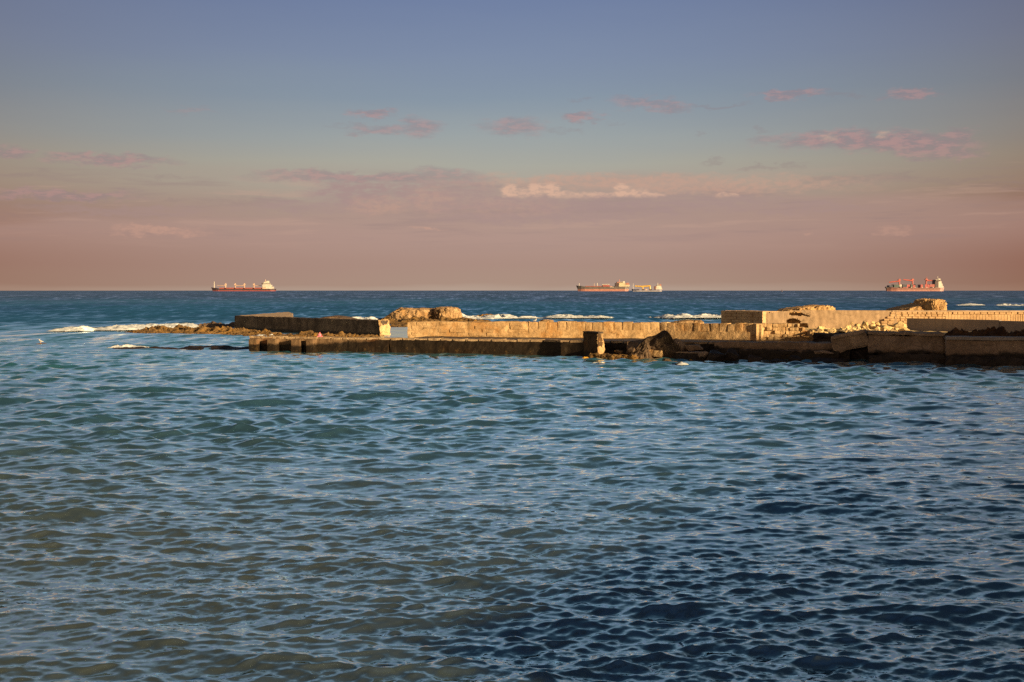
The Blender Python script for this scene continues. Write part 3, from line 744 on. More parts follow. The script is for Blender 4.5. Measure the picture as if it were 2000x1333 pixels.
def sheet(name, pts, width, h, mat, label, cat, seed, freq=1.0, jag=0.5, base=-0.15, group=None, kind=None, step=0.22, z_add=0.0, spike=0.0):
    """a low irregular mass along a line of ground points: a height field kept only where it stands above its base"""
    pts = [Vector((p[0], p[1])) for p in pts]
    seg = [(pts[i + 1] - pts[i]).length for i in range(len(pts) - 1)]; tot = sum(seg)
    nu = max(8, int(tot / step)); nv = max(6, int(width / step))
    nv = min(nv, 60); nu = min(nu, 400)
    def along(s):
        for i, l in enumerate(seg):
            if s <= l or i == len(seg) - 1:
                d = (pts[i + 1] - pts[i]) / l; return pts[i] + d * s, Vector((-d.y, d.x))
            s -= l
    vs = []; hh = []
    for i in range(nu + 1):
        u = i / nu; p, nrm = along(u * tot)
        taper = min(1, min(u, 1 - u) * 7) ** 0.6 if 0 < u < 1 else 0
        for j in range(nv + 1):
            v = j / nv * 2 - 1; q = p + nrm * v * width / 2
            s = Vector((q.x * freq, q.y * freq, seed * 5.1))
            nz = noise.fractal(s, 0.8, 2.2, 5)
            z = (1 - abs(v) ** 1.6) * taper * (0.75 + jag * nz) - 0.16 + 0.16 * jag * noise.noise(s * 3.7)
            z = z * h
            if spike and z > 0: z += spike * max(0, noise.noise(Vector((q.x * 6, q.y * 6, seed)))) 
            hh.append(z); vs.append((q.x, q.y, z + z_add))
    fs = []
    for i in range(nu):
        for j in range(nv):
            a = i * (nv + 1) + j; ids = (a, a + nv + 1, a + nv + 2, a + 1)
            if max(hh[k] for k in ids) > base: fs.append(ids)
    used = sorted({k for f in fs for k in f}); mp = {k: i for i, k in enumerate(used)}
    if (pts[-1] - pts[0]).x < 0: fs = [f[::-1] for f in fs]
    mb = MB().add([vs[k] for k in used], [tuple(mp[k] for k in f)[::-1] for f in fs])
    fs2 = mb.f
    v0 = [Vector(mb.v[k]) for k in fs2[0][:3]]
    if (v0[1] - v0[0]).cross(v0[2] - v0[0]).z < 0: mb.f = [f[::-1] for f in mb.f]
    o = mb.build(name, mat, loc='base', smooth=(mat is M['foam']))
    return tag(o, label, cat, group, kind)

P2 = lambda px, py: (at(px, py).x, at(px, py).y)
sheet('reef', [P2(258, 650), P2(330, 648), P2(420, 650), P2(510, 652)], 7.5, 0.62, M['reef'], 'low ochre algae covered reef running out to the left of the dark breakwater', 'reef', 2, 0.9, 0.9, -0.1, spike=0.14, step=0.13)
sheet('reef', [P2(452, 653), P2(540, 657), P2(640, 658.5), P2(745, 659)], 4.0, 0.44, M['reef'], 'golden weed covered reef along the foot of the dark breakwater wall', 'reef', 5, 1.0, 0.9, -0.1, spike=0.14, step=0.11)
sheet('reef', [P2(395, 641), P2(440, 639.5), P2(480, 639)], 7, 0.8, M['brown_rock'], 'brown hump of rock behind the left reef beside the breakwater corner', 'reef', 7, 0.6, 0.8, -0.1, step=0.25)
crag('rock_mound', 596, 702, 615.5, 632, 150, 3.5, M['brown_rock'], 'smooth dark brown rock mound rising behind the breakwater wall', seed=3, rough=0.07, prof=lambda t: 0.35 + 0.65 * max(0, 1 - abs(t - .05) ** 1.5) ** 1.0)
crag('rock_mound', 680, 730, 624.0, 631, 140, 2.0, M['brown_rock'], 'low brown rock between the dark mound and the big tan rock', seed=13, rough=0.10)
crag('sea_rock', 742, 866, 600.5, 626, 178, 5.0, M['rock'], 'big tan flat topped rock with dark hollows on the reef behind the gap', seed=6, rough=0.20, prof=lambda t: 1.0 if t > -0.45 else max(0.12, 1 - (-.45 - t) * 1.65), n=6)
crag('sea_rock', 846, 897, 597.5, 625, 176, 3.6, M['rock'], 'pale rounded boulder at the right end of the big tan rock', seed=16, rough=0.16, n=6)
sheet('reef', [P2(735, 634), P2(800, 631), P2(870, 630), P2(960, 629.5)], 14, 0.75, M['reef'], 'wide brown reef shelf under the big tan rock', 'reef', 9, 0.45, 0.9, -0.1, spike=0.2, step=0.28)
sheet('reef', [P2(750, 641), P2(775, 640), P2(806, 640)], 6, 0.5, M['reef'], 'brown weed fringe beyond the calm pool at the wall gap', 'reef', 10, 0.7, 0.9, -0.1, spike=0.15, step=0.22)
sheet('reef', [P2(928, 620.5), P2(945, 620), P2(964, 619.5)], 7, 0.9, M['ochre_rock'], 'small ochre rock amid white surf right of the big tan rock', 'reef', 11, 0.4, 0.6, -0.1, step=0.3)
sheet('reef', [P2(1392, 620.5), P2(1408, 620), P2(1430, 620)], 6, 0.7, M['ochre_rock'], 'small weedy rock in surf beside the shaded masonry block', 'reef', 21, 0.4, 0.6, -0.1, step=0.3)
crag('rock', 1056, 1080, 623.8, 634, 101, 1.0, M['rock'], 'small peaked brown stone just behind the sandstone wall', seed=21, rough=0.2)
crag('rock', 1312, 1378, 625.2, 636, 96, 1.6, M['rock'], 'broken rusty tan rock rising behind the slit topped wall', seed=22, rough=0.3, prof=lambda t: .6 + .4 * min(1, t + 1))
crag('rock_outcrop', 1528, 1634, 595.0, 612, 125, 3.0, M['gold_rock'], 'long low tan outcrop behind the plastered wall', seed=24, rough=0.22, prof=lambda t: 0.45 + 0.55 * min(1, (t + 1) / 1.3), n=6)
crag('rock_outcrop', 1746, 1822, 588.0, 614, 120, 3.0, M['gold_rock'], 'dark sloping tan crag behind the ashlar wall', seed=27, rough=0.2, prof=lambda t: 0.30 + 0.70 * min(1, (t + 1) / 1.6), n=6)
crag('rock_outcrop', 1802, 1848, 581.0, 612, 119, 2.2, M['gold_rock'], 'square tan crag standing highest behind the ashlar wall', seed=29, rough=0.24, n=6)

# masses in front of the quay
Yp = 83.4
pil = empty('stone_pillar', (gx(1159, Yp), Yp, 0), 'square broken stone pillar standing alone in the water before the quay', 'pillar')
pw = (1174 - 1139) / F * Yp
pa = (gx(1139, Yp), Yp + 0.35); pb = (gx(1166, Yp), Yp - 0.95)
mb = MB().hexa(corners(pa, pb, 0.5, -0.8, gz(650.5, Yp)), 0.10, 0.08, 1.6, 5, 0.08); rel(mb, pil).build('pillar_shaft', M['pillar'], pil)
mb = MB().hexa(corners((pa[0] - .03, pa[1] - .04), (pb[0] + .02, pb[1] - .05), 0.55, gz(650.6, Yp), gz(647.6, Yp)), 0.12, 0.05, 1.6, 6, 0.05); rel(mb, pil).build('pillar_cap', M['black_rock'], pil)
nn = perp(pa, pb)
nn = perp(pa, pb) * 0.5
mb = MB().hexa([(pb[0] - .05, pb[1] + .02, -.6), (pb[0] + .28, pb[1] + .1, -.6), (pb[0] + .28 + nn.x, pb[1] + .5, -.6), (pb[0] + nn.x, pb[1] + nn.y, -.6),
                (pb[0] - .04, pb[1] + .04, gz(651, Yp)), (pb[0] + .08, pb[1] + .08, gz(652, Yp)), (pb[0] + .05 + nn.x, pb[1] + .5, gz(652, Yp)), (pb[0] + nn.x, pb[1] + nn.y, gz(651, Yp))], 0.08, 0.12, 2.4, 8, 0.06)
rel(mb, pil).build('lit_broken_side', M['lit_wall'], pil)  # sun on this side put in as stone paler than the shaft
Yr = 82.0
tag(MB().hexa([(gx(1146, 82.0), 82.0, -.6), (gx(1250, 79.8), 79.8, -.6), (gx(1252, 81.6), 81.6, -.6), (gx(1152, 83.6), 83.6, -.6), (gx(1150, 82.2), 82.2, gz(693, 82.2)), (gx(1243, 80.0), 80.0, gz(697, 80)), (gx(1246, 81.4), 81.4, gz(696, 80)), (gx(1156, 83.4), 83.4, gz(692.5, 82.2))], 0.07, 0.13, 2.2, 31, 0.12).build('reef', M['reef'], loc='base'), 'flat brown weed covered ledge at the foot of the pillar', 'reef')
boulder('boulder', 1142, 700, 16, 9, 81.5, M['ochre_rock'], 'little orange weed rock at the left foot of the pillar', 2, group='rocks along the waterline')
boulder('boulder', 1262, 681, 98, 44, 82.0, M['brown_rock'], 'wide pale brown boulder left of the dark peaked one before the quay', 14, group='rocks along the waterline', dep=.5)
crag('boulder', 1226, 1350, 646, 696, 80.9, 0.9, M['dark_rock'], 'biggest dark peaked boulder piled before the quay', 'boulder', seed=7, rough=0.16, group='rocks along the waterline', prof=lambda t: max(0.15, min(1.0, 1.32 - abs(t - .02) * 1.25)) * (1 + .10 * math.sin(t * 9)), n=6)
boulder('boulder', 1324, 678, 34, 38, 80.9, M['slab'], 'upright flat stone leaning on the right of the biggest dark boulder', 9, group='rocks along the waterline', dep=.5)
boulder('boulder', 1350, 679, 48, 20, 81.6, M['slab'], 'low sloping stone between the biggest boulder and the landing', 12, group='rocks along the waterline', dep=.6)
tag(MB().hexa(corners((gx(1251, 80.9), 80.9), (gx(1292, 80.2), 80.2), 1.1, gz(697, 80.5), gz(684.5, 80.5)), 0.09, 0.07, 1.8, 3, 0.05).build('stone_block', M['lit_wall'], loc='base'), 'small rusty sunlit block below the dark peaked boulder', 'block')
tag(MB().hexa(corners((gx(1262, 80.8), 80.8), (gx(1382, 79.8), 79.8), 1.6, -0.5, gz(690, 80.5)), 0.12, 0.10, 1.2, 9, 0.06).build('stone_ledge', M['black_rock'], loc='base'), 'long black wet ledge under the boulders before the quay', 'ledge')
tag(MB().hexa(corners((gx(1284, 80.7), 80.65), (gx(1378, 79.8), 79.75), 1.2, gz(690.2, 80.3), gz(687.8, 80.3)), 0.12, 0.03, 1.2, 11, 0.03).build('stone_slab', M['slab'], loc='base'), 'thin pale flat slab lying on the black ledge', 'slab')
for (px, py, ww, hh_, Y, mt, lab, sd) in (
        (1398, 698, 50, 30, 79.6, 'black_rock', 'dark squared boulder at the left end of the landing', 3),
        (1428, 697, 34, 34, 79.2, 'black_rock', 'tallest black block in the row below the landing', 5),
        (1474, 703, 34, 24, 79.0, 'black_rock', 'black wedge shaped rock second from the tallest block', 6),
        (1552, 703, 30, 20, 79.0, 'black_rock', 'rounded black rock below the middle of the landing', 8),
        (1516, 706, 60, 12, 79.2, 'black_rock', 'long low black rock between the wedge and the rounded rock', 18),
        (1620, 706, 110, 18, 79.2, 'black_rock', 'long black rock shelf under the tilted slab', 19),
        (1678, 692, 80, 62, 79.6, 'black_rock', 'black rock filling the hollow between the tilted slab and the brown wall', 28),
        (1352, 707, 20, 11, 79.6, 'ochre_rock', 'yellow weed covered rock beside the splash below the black ledge', 10),
        (1341, 705, 16, 10, 79.9, 'reef', 'brown stone behind the yellow weed rock', 25),
        (1317, 709, 22, 8, 79.4, 'brown_rock', 'small brown rock left of the splash', 26),
        (1393, 709, 13, 9, 79.2, 'ochre_rock', 'pointed orange rock below the dark squared boulder', 11),
        (1430, 714, 14, 5, 78.6, 'ochre_rock', 'flat olive weed stone at the water under the tallest black block', 16)):
    boulder('boulder', px, py, ww, hh_, Y, M[mt], lab, sd, group='rocks along the waterline', dep=.8)
for px, py, ww, hh_, Y, mt, lab, sd in (
        (1256, 704, 22, 9, 79.9, 'reef', 'low weedy stone at the right tip of the flat ledge', 71),
        (1276, 706, 26, 8, 79.6, 'brown_rock', 'flat brown stone under the small rusty block', 72),
        (1301, 704, 22, 10, 79.5, 'dark_rock', 'dark stone at the waterline under the black ledge', 73),
        (1238, 684, 26, 18, 81.2, 'brown_rock', 'brown stone between the pillar and the wide brown boulder', 74),
        (1208, 688, 20, 9, 82.6, 'rock', 'small tan stone just right of the pillar', 75),
        (1375, 694, 26, 16, 79.6, 'slab', 'slanting stone between the flat slab and the dark squared boulder', 76)):
    boulder('boulder', px, py, ww, hh_, Y, M[mt], lab, sd, group='rocks along the waterline', dep=.8)
boulder('boulder', 1608, 690, 48, 14, 79.4, M['slab'], 'pale weedy stone at the foot of the landing next to the tilted slab', 27, group='rocks along the waterline', dep=.7)

# rubble heap
heap = [(1690, 634, 15, 14, 95.5, 'largest yellow boulder on top of the rubble against the plastered wall', 1),
        (1674, 636, 12, 10, 94.6, 'squat tan boulder left of the largest yellow one', 2),
        (1703, 637.5, 15, 13, 93.8, 'round cream boulder below right of the largest yellow one', 3),
        (1714, 633, 11, 9, 95.3, 'cream stone at the foot of the plastered wall by the stepped wall end', 4),
        (1684, 641, 14, 9, 93.0, 'pale flat boulder in the front row under the largest yellow one', 5),
        (1668, 641.5, 12, 8, 93.0, 'small cream boulder left in the front row of rubble', 6),
        (1657, 638, 11, 9, 93.6, 'white faced stone at the left end of the rubble', 7),
        (1664, 632.5, 8, 6, 95.8, 'dark topped stone behind the left end of the rubble', 8),
        (1725, 640, 14, 10, 92.6, 'cream boulder in front of the stepped wall end', 9),
        (1731, 643, 26, 14, 90.8, 'long white boulder tilted before the stepped wall', 10),
        (1713, 643, 12, 12, 89.8, 'grey shaded boulder just left of the long white one', 11),
        (1741, 638, 20, 11, 93.0, 'wide pale grey boulder behind the long white one', 12),
        (1757, 637, 26, 16, 92.0, 'bulky yellow boulder against the grey concrete wall', 13),
        (1766, 646, 18, 10, 90.0, 'low yellow boulder in front of the bulky one at the concrete wall', 14),
        (1751, 645, 14, 9, 90.3, 'brownish boulder between the long white one and the concrete wall', 15),
        (1706, 630.5, 9, 5, 96.4, 'flat cream stone highest at the back of the heap', 16)]
for px, py, ww, hh_, Y, lab, sd in heap:
    boulder('boulder', px, py, ww * 1.1, hh_ * 1.15, Y, M['rubble'], lab, sd + 40)
sheet('rubble', [(gx(1560, 91.6), 91.6), (gx(1640, 91), 91), (gx(1768, 89.5), 89.5)], 3.6, 0.55, M['rubble'], 'loose pale broken stone under the bigger boulders', None, 44, 1.6, 0.8, -0.05, kind='stuff', step=0.13, z_add=1.42)
for i, (px, py, ww, hh_, Y) in enumerate([(1598, 645.5, 18, 5, 88.8), (1620, 646, 20, 5, 88.5), (1642, 648, 20, 5, 88.2), (1664, 650, 20, 5, 87.6)]):
    boulder('paving_slab', px, py, ww, hh_ + 2, Y, M['rubble'], ['flat stone at the left lip of the dark hollow', 'second flat stone along the lip of the dark hollow', 'third flat stone on the lip above the tilted slab', 'last flat stone of the lip close to the tilted slab'][i], 60 + i, cat='stone', group='flat stones on the lip of the hollow', dep=2.0)
tag(MB().hexa(corners((gx(1588, 87.8), 87.8), (gx(1690, 86.4), 86.4), 0.8, 0.8, gz(651, 87.5)), 0.15, 0.12, 1.3, 77, 0.1).build('dark_bank', M['black_rock'], loc='base'), 'dark undercut bank below the flat stones left of the tilted slab', 'bank')

sheet('seaweed_heap', [(gx(1822, 81.5), 81.5), (gx(1880, 81), 81), (gx(1960, 80.5), 80.5), (gx(2120, 80), 80)], 4.6, 0.80, M['weed'], 'long heap of dry brown weed lying on the quay before the grey concrete wall', None, 51, 0.8, 1.0, -0.1, kind='stuff', step=0.11, z_add=1.45, spike=0.25)

# low ledge running out left of the quay
sheet('reef', [P2(345, 681.5), P2(430, 681), P2(520, 682.5)], 2.8, 0.36, M['quay'], 'half sunk brown ledge running left from the end of the quay', 'reef', 61, 0.8, 0.5, -0.1, step=0.12)
sheet('reef', [P2(200, 681.5), P2(275, 681.5), P2(350, 681.5)], 1.6, 0.22, M['black_rock'], 'dark strip of rock awash under the small breaking wave', 'reef', 62, 0.8, 0.6, -0.1, step=0.12)
crag('rock', 52, 92, 670.2, 676, 104.0, 0.9, M['brown_rock'], 'small dark rock with a white bird on it far out at the left', seed=33, rough=0.2, prof=lambda t: max(0.25, 1 - abs(t - .15)))

# calm water held in the gap of the wall
mb = MB().add([(gx(752, 108), 108, 0.12), (gx(800, 101), 101, 0.12), (gx(806, 150), 150, 0.12), (gx(748, 150), 150, 0.12)], [(0, 1, 2, 3)])
m_, t_, b_ = principled('sky_pale_water'); b_.inputs['Base Color'].default_value = (0.42, 0.50, 0.53, 1); b_.inputs['Roughness'].default_value = 0.12; b_.inputs['IOR'].default_value = 1.33  # pale base colour put in for the sky's reflection
pos = t_.node('ShaderNodeNewGeometry').outputs['Position']; nor = t_.node('ShaderNodeNewGeometry').outputs['Normal']; sx = t_.sep(pos)
rp = t_.vm('MULTIPLY', t_.vm('SUBTRACT', t_.noise(t_.xyz(t_.m('MULTIPLY', sx[0], 0.6), t_.m('MULTIPLY', sx[1], 0.5)), 1.0, 3, 0.5, True), (0.5, 0.5, 0.5)), (0.15, 0.55, 0))
t_.l.new(t_.vm('NORMALIZE', t_.vm('ADD', t_.vm('ADD', nor, (0, -0.16, 0)), rp)), b_.inputs['Normal'])
tag(mb.build('tidal_pool', m_, loc='base'), 'pale still pool of water in the gap between the two walls', kind='structure')

# ------------------------------------------------------------------ breaking waves
def surf(px0, px1, py, wd, h, label, seed, py1=None, jag=0.8, freq=0.6):
    py1 = py if py1 is None else py1
    step = 0.16 if wd > 2.5 else 0.07
    n = max(3, int(abs(px1 - px0) / 40))
    rg = random.Random(seed)
    pts = []
    for i in range(n + 1):
        t = i / n; p = at(px0 + (px1 - px0) * t, py + (py1 - py) * t + rg.uniform(-.35, .35)); pts.append((p.x, p.y))
    sheet('breaking_wave', pts, wd, h, M['foam'], label, 'wave', seed, freq, jag, -0.02, group='waves breaking on the reef', step=step, z_add=0.12 if wd > 2.5 else 0.02, spike=0.10 if wd > 2.5 else 0.05)
surf(116, 168, 647, 6.0, 0.52, 'short thick white breaker at the outer end of the left reef', 71, jag=.5, freq=.4)
surf(176, 400, 647, 6.0, 0.66, 'long white breaker rolling along the left reef', 72, py1=638.5, jag=.5, freq=.4)
surf(212, 292, 679.5, 1.5, 0.24, 'small low breaker over the dark strip of rock before the left reef', 73, jag=.8, freq=1.0)
surf(672, 738, 629, 11.0, 0.7, 'white surf between the dark mound and the big tan rock', 74, jag=.6)
surf(893, 1012, 624.0, 9.0, 0.62, 'white surf spreading right from the big tan rock', 75, py1=622.0, jag=1.0, freq=.35)
surf(1022, 1040, 622.5, 6.0, 0.33, 'tiny patch of surf beyond the peaked brown stone', 76)
surf(1062, 1196, 621.5, 6.0, 0.55, 'straight white breaker beyond the middle of the sandstone wall', 77, jag=.6, freq=.35)
surf(1292, 1412, 621.5, 9.0, 0.66, 'white breaker left of the shaded masonry block', 78, py1=620.0, jag=.9, freq=.35)
surf(1886, 1906, 597.0, 9.0, 0.59, 'short whitecap out at sea right of the highest crag', 79, freq=.25)
surf(1942, 2060, 597.6, 10.0, 0.66, 'long whitecap out at sea at the far right', 80, freq=.25)
surf(500, 560, 657.5, 1.6, 0.23, 'foam washing at the foot of the breakwater reef', 81, freq=1.0)
surf(1158, 1180, 709.5, 0.7, 0.08, 'white wash at the left edge of the weedy ledge', 82, freq=1.6)
surf(1268, 1312, 710.0, 0.5, 0.06, 'thin line of wash under the black ledge', 83, freq=1.6)
surf(1326, 1338, 712.0, 0.9, 0.15, 'small white splash between the brown and yellow rocks', 84, freq=2.0)
surf(612, 640, 656.5, 2.0, 0.26, 'little burst of foam on the reef behind the pink float', 85, freq=1.0)

# ------------------------------------------------------------------ ships
SH = dict(white=paint('ship_white', (0.52, 0.49, 0.43)), cream=paint('ship_cream', (0.48, 0.40, 0.27)), dark=paint('hull_dark', (0.065, 0.040, 0.042)), grey=paint('hull_grey', (0.10, 0.085, 0.08)), red=paint('hull_red', (0.26, 0.060, 0.055)),
          deck=paint('deck_red', (0.30, 0.080, 0.070)), orange=paint('crane_red', (0.42, 0.095, 0.075)), yellow=paint('crane_yellow', (0.58, 0.36, 0.07)), post=paint('crane_buff', (0.52, 0.36, 0.27)), window=paint('bridge_glass', (0.03, 0.03, 0.035), 0.15),
          blue=paint('hull_blue', (0.09, 0.095, 0.17)), salmon=paint('boot_salmon', (0.34, 0.150, 0.115)), tan=paint('hull_tan', (0.20, 0.090, 0.072)), green=paint('box_green', (0.05, 0.075, 0.07)), pinkbox=paint('box_red', (0.35, 0.07, 0.07)), lightbox=paint('box_pale', (0.55, 0.48, 0.42)), navy=paint('box_navy', (0.045, 0.05, 0.075)))

class Ship:
    def __init__(s, name, label, zx0, zx1, px0, px1, zwater, zpp, Y, beam, group='cargo ships at anchor on the horizon'):
        """zx/zy: drawing units; zpp drawing units per picture pixel"""
        s.u = Y / F / zpp; s.zx0, s.zx1, s.zw = zx0, zx1, zwater; s.beam = beam
        s.mid = (zx0 + zx1) / 2
        s.root = empty(name, (gx((px0 + px1) / 2, Y), Y, drop(Y)), label, 'ship', group)
    def X(s, zx): return (zx - s.mid) * s.u
    def Z(s, zy): return (s.zw - zy) * s.u
    def hull(s, prof, boot, m_low, m_up, stern=0.0):
        """prof: list of (zx, deck zy, half-beam share); boot: top of the lower paint"""
        st = []
        b = s.beam / 2
        for zx, zy, wshare in prof:
            x, zd = s.X(zx), s.Z(zy); st.append((x, zd, wshare * b))
        low, up = MB(), MB()
        zb = s.Z(boot)
        x_first = st[0][0]
        n = len(st)
        def ring(i, z, inset):
            x, zd, hb = st[i]; rake = 0
            if i == 0: rake = (zd - z) * 0.42
            if i == n - 1: rake = -(zd - z) * 0.25 * (1 if stern else 0.3)
            return [(x + rake, -hb * inset, z), (x + rake, hb * inset, z)]
        def strip(mb, z0s, z1s, i0, i1):
            L = []
            for i in range(n):
                a = ring(i, z0s(i), i0); c = ring(i, z1s(i), i1)
                L.append([a[0], a[1], c[1], c[0]])
            mb.loft(L)
        strip(low, lambda i: -4.0, lambda i: zb, 0.9, 0.96)
        strip(up, lambda i: zb + .02, lambda i: st[i][1], 0.965, 1.0)
        low.build('hull_bottom', m_low, s.root); up.build('hull', m_up, s.root)
    def box(s, name, zx0, zx1, zy0, zy1, mat, w=0.7, parent=None, off=0.0, build=True):
        b = s.beam / 2 * w
        mb = MB().box(s.X(zx0), s.X(zx1), -b + off, b + off, s.Z(max(zy0, zy1)), s.Z(min(zy0, zy1)))
        return mb.build(name, mat, parent or s.root)
    def bar(s, name, a, b, r0, mat, r1=None, parent=None, y=0.0):
        return MB().bar((s.X(a[0]), y, s.Z(a[1])), (s.X(b[0]), y, s.Z(b[1])), r0, r1).build(name, mat, parent or s.root)
    def tower(s, name, levels, mat, w=0.8):
        """levels: (zx0, zx1, zy0, zy1, width share), stacked decks as one mesh"""
        mb = MB()
        for zx0, zx1, zy0, zy1, ws in levels:
            b = s.beam / 2 * ws
            mb.box(s.X(zx0), s.X(zx1), -b, b, s.Z(max(zy0, zy1)), s.Z(min(zy0, zy1)))
        return mb.build(name, mat, s.root)
    def band(s, zx0, zx1, zy0, zy1, ws, parent):
        b = s.beam / 2 * ws
        mb = MB().box(s.X(zx0) - 0.15, s.X(zx1) + 0.15, -b - 0.2, b + 0.2, s.Z(max(zy0, zy1)), s.Z(min(zy0, zy1)))
        return mb.build('window_band', SH['window'], parent)
    def crane(s, zx, ztop, zbase, zend, zbend, mat, r=1.6, cab=True, boom_r=0.9):
        k = s.bar('crane', (zx, zbase), (zx, ztop), r, mat, r * 0.85)
        MB().box(s.X(zx) - r * 1.5, s.X(zx) + r * 1.5, -r * 1.5, r * 1.5, s.Z(ztop + 38), s.Z(ztop + 12)).build('cab', mat, k)
        s.bar('boom', (zx, ztop + 48), (zend, zbend), boom_r, mat, boom_r * 0.7, parent=k, y=-r)
        return k

# bulk carrier, far left (drawing unit: a tenth of a picture pixel)
b = Ship('bulk_carrier', 'bulk carrier with white bridge and four pale deck cranes alone at the far left', 325, 1585, 412.5, 538.5, 386, 10, 3400, 28)
b.hull([(325, 312, .03), (360, 316, .35), (430, 325, .8), (480, 340, 1), (1330, 340, 1), (1500, 340, .95), (1585, 340, .7)], 368, SH['red'], SH['dark'], 1)
b.box('forecastle', 345, 430, 322, 332, SH['dark'], .45)
for a, c in ((500, 585), (630, 775), (815, 955), (995, 1140), (1180, 1320)): b.box('hatch_cover', a, c, 317, 341, SH['deck'], .75)
b.crane(608, 232, 340, 440, 274, SH['post']); b.crane(795, 232, 340, 960, 274, SH['post']); b.crane(975, 232, 340, 815, 272, SH['post']); b.crane(1160, 232, 340, 1310, 278, SH['post'])
b.bar('foremast', (384, 325), (384, 195), 1.3, SH['white'], 0.7)
tw = b.tower('bridge', [(1345, 1535, 300, 341, .95), (1345, 1500, 262, 300, .9), (1345, 1470, 228, 262, .95), (1365, 1445, 205, 229, .6)], SH['white'])
b.band(1345, 1470, 236, 247, .95, tw)
b.box('funnel', 1405, 1450, 185, 240, SH['white'], .4, off=3)
b.bar('radar_mast', (1383, 210), (1383, 160), 1.1, SH['post'], 0.6)
b.box('bridge_wing', 1330, 1352, 226, 255, SH['dark'], 1.05)
b.box('stores_house', 1345, 1420, 300, 341, SH['post'], 1.0)

# tanker
b = Ship('tanker', 'dark hulled tanker with salmon waterline band lying left of the small yellow framed ship', 150, 1190, 1125, 1229, 388, 10, 3300, 25)
b.hull([(150, 275, .03), (185, 280, .4), (250, 284, .85), (320, 297, 1), (900, 299, 1), (1100, 297, .95), (1190, 292, .7)], 345, SH['salmon'], SH['grey'], 1)
b.box('deck_piping', 330, 900, 286, 300, SH['deck'], .35)
b.bar('foremast', (212, 285), (212, 232), 0.9, SH['white'], .5)
b.bar('deck_mast', (505, 297), (505, 232), 0.8, SH['post'], .5); b.bar('deck_mast', (565, 299), (565, 225), 1.0, SH['white'], .6)
k = b.bar('hose_crane', (670, 298), (670, 252), 1.2, SH['white'])
b.bar('boom', (660, 256), (810, 254), 1.0, SH['white'], parent=k, y=-1)
b.box('manifold', 670, 800, 268, 298, SH['deck'], .6); b.box('gangway', 808, 880, 299, 310, SH['lightbox'], 1.03)
tw = b.tower('bridge', [(915, 1190, 262, 298, .9), (985, 1120, 228, 262, .85), (985, 1060, 205, 229, .7)], SH['cream'])
b.band(985, 1060, 212, 221, .7, tw)
b.box('shaded_bridge_front', 914, 982, 228, 298, SH['dark'], .98)  # shade on the bridge's bow side put in as a dark box
b.box('funnel', 1060, 1098, 192, 262, SH['white'], .45, off=-2); b.box('lifeboat', 1120, 1180, 226, 262, SH['salmon'], .95)
b.bar('radar_mast', (1000, 206), (1000, 155), 1.0, SH['orange'], 0.5); b.box('bridge_wing', 945, 990, 205, 226, SH['salmon'], 1.0)

# small dredger-like ship with the yellow frame
b = Ship('dredger', 'small low ship with a long yellow frame amidships beside the tanker', 1233, 1830, 1233.3, 1293, 388, 10, 3150, 16, )
b.hull([(1233, 340, .05), (1262, 345, .6), (1330, 352, 1), (1400, 368, 1), (1650, 368, 1), (1690, 355, 1), (1780, 352, .95), (1830, 350, .75)], 378, SH['lightbox'], SH['blue'], 1)
b.bar('foremast', (1265, 345), (1265, 230), .8, SH['white'], .4)
k = b.bar('gantry', (1455, 368), (1455, 296), 1.7, SH['yellow']); b.bar('gantry', (1600, 368), (1592, 285), 2.2, SH['yellow'])
b.bar('gantry_beam', (1300, 286), (1455, 292), 1.9, SH['yellow']); b.bar('gantry_beam', (1420, 296), (1605, 280), 2.3, SH['yellow'])
for a in (1340, 1440, 1500, 1590): b.box('deck_gear', a, a + 40, 345, 368, SH['dark'] if a != 1500 else SH['post'], .5)
tw = b.tower('bridge', [(1705, 1825, 318, 354, .9), (1715, 1810, 285, 318, .85), (1722, 1790, 262, 286, .8)], SH['white'])
b.band(1722, 1790, 268, 276, .8, tw)
b.box('shaded_bridge_front', 1680, 1716, 290, 352, SH['tan'], .8); b.box('funnel', 1775, 1812, 248, 286, SH['salmon'], .5)  # front box toned darker than the bridge to hold its shade
b.bar('radar_mast', (1748, 262), (1748, 222), .8, SH['white'], .5)

# container ship, drawn at 11.11 units per picture pixel
b = Ship('container_ship', 'container ship with three red deck cranes and a tall white bridge at the right', 315, 1580, 1728.5, 1842, 478, 11.11, 3450, 26)
b.hull([(315, 380, .03), (350, 385, .35), (430, 395, .8), (540, 403, 1), (1350, 405, 1), (1480, 402, .95), (1580, 400, .7)], 445, SH['salmon'], SH['tan'], 1)
b.box('bow_stripe', 330, 440, 386, 412, SH['grey'], .5)
stacks = [(385, 460, 352, 390, 'navy'), (485, 600, 335, 395, 'green'), (605, 655, 335, 380, 'lightbox'), (675, 760, 332, 395, 'navy'), (680, 790, 372, 405, 'pinkbox'), (765, 830, 335, 380, 'pinkbox'), (845, 885, 332, 404, 'green'), (890, 945, 345, 404, 'pinkbox'), (950, 1000, 332, 390, 'navy'), (1060, 1110, 335, 404, 'pinkbox'), (1112, 1150, 335, 404, 'navy'), (1152, 1205, 332, 404, 'pinkbox'), (1207, 1255, 336, 404, 'pinkbox'), (1262, 1362, 330, 388, 'deck'), (505, 570, 358, 385, 'lightbox')]
for i, (a, c, d, e, mt) in enumerate(stacks):
    b.box('container_stack', a, c, d, e, SH[mt], .96 - .02 * (i % 3))
for a in (1085, 1180, 1320, 620, 850, 930): b.box('container', a, a + 26, 388, 400, SH['lightbox'], .98)
for zx, top, ze, zbe in ((628, 212, 400, 285), (915, 205, 705, 228), (1212, 200, 1360, 248)):
    b.crane(zx, top, 404, ze, zbe, SH['orange'], 2.5, boom_r=2.2)
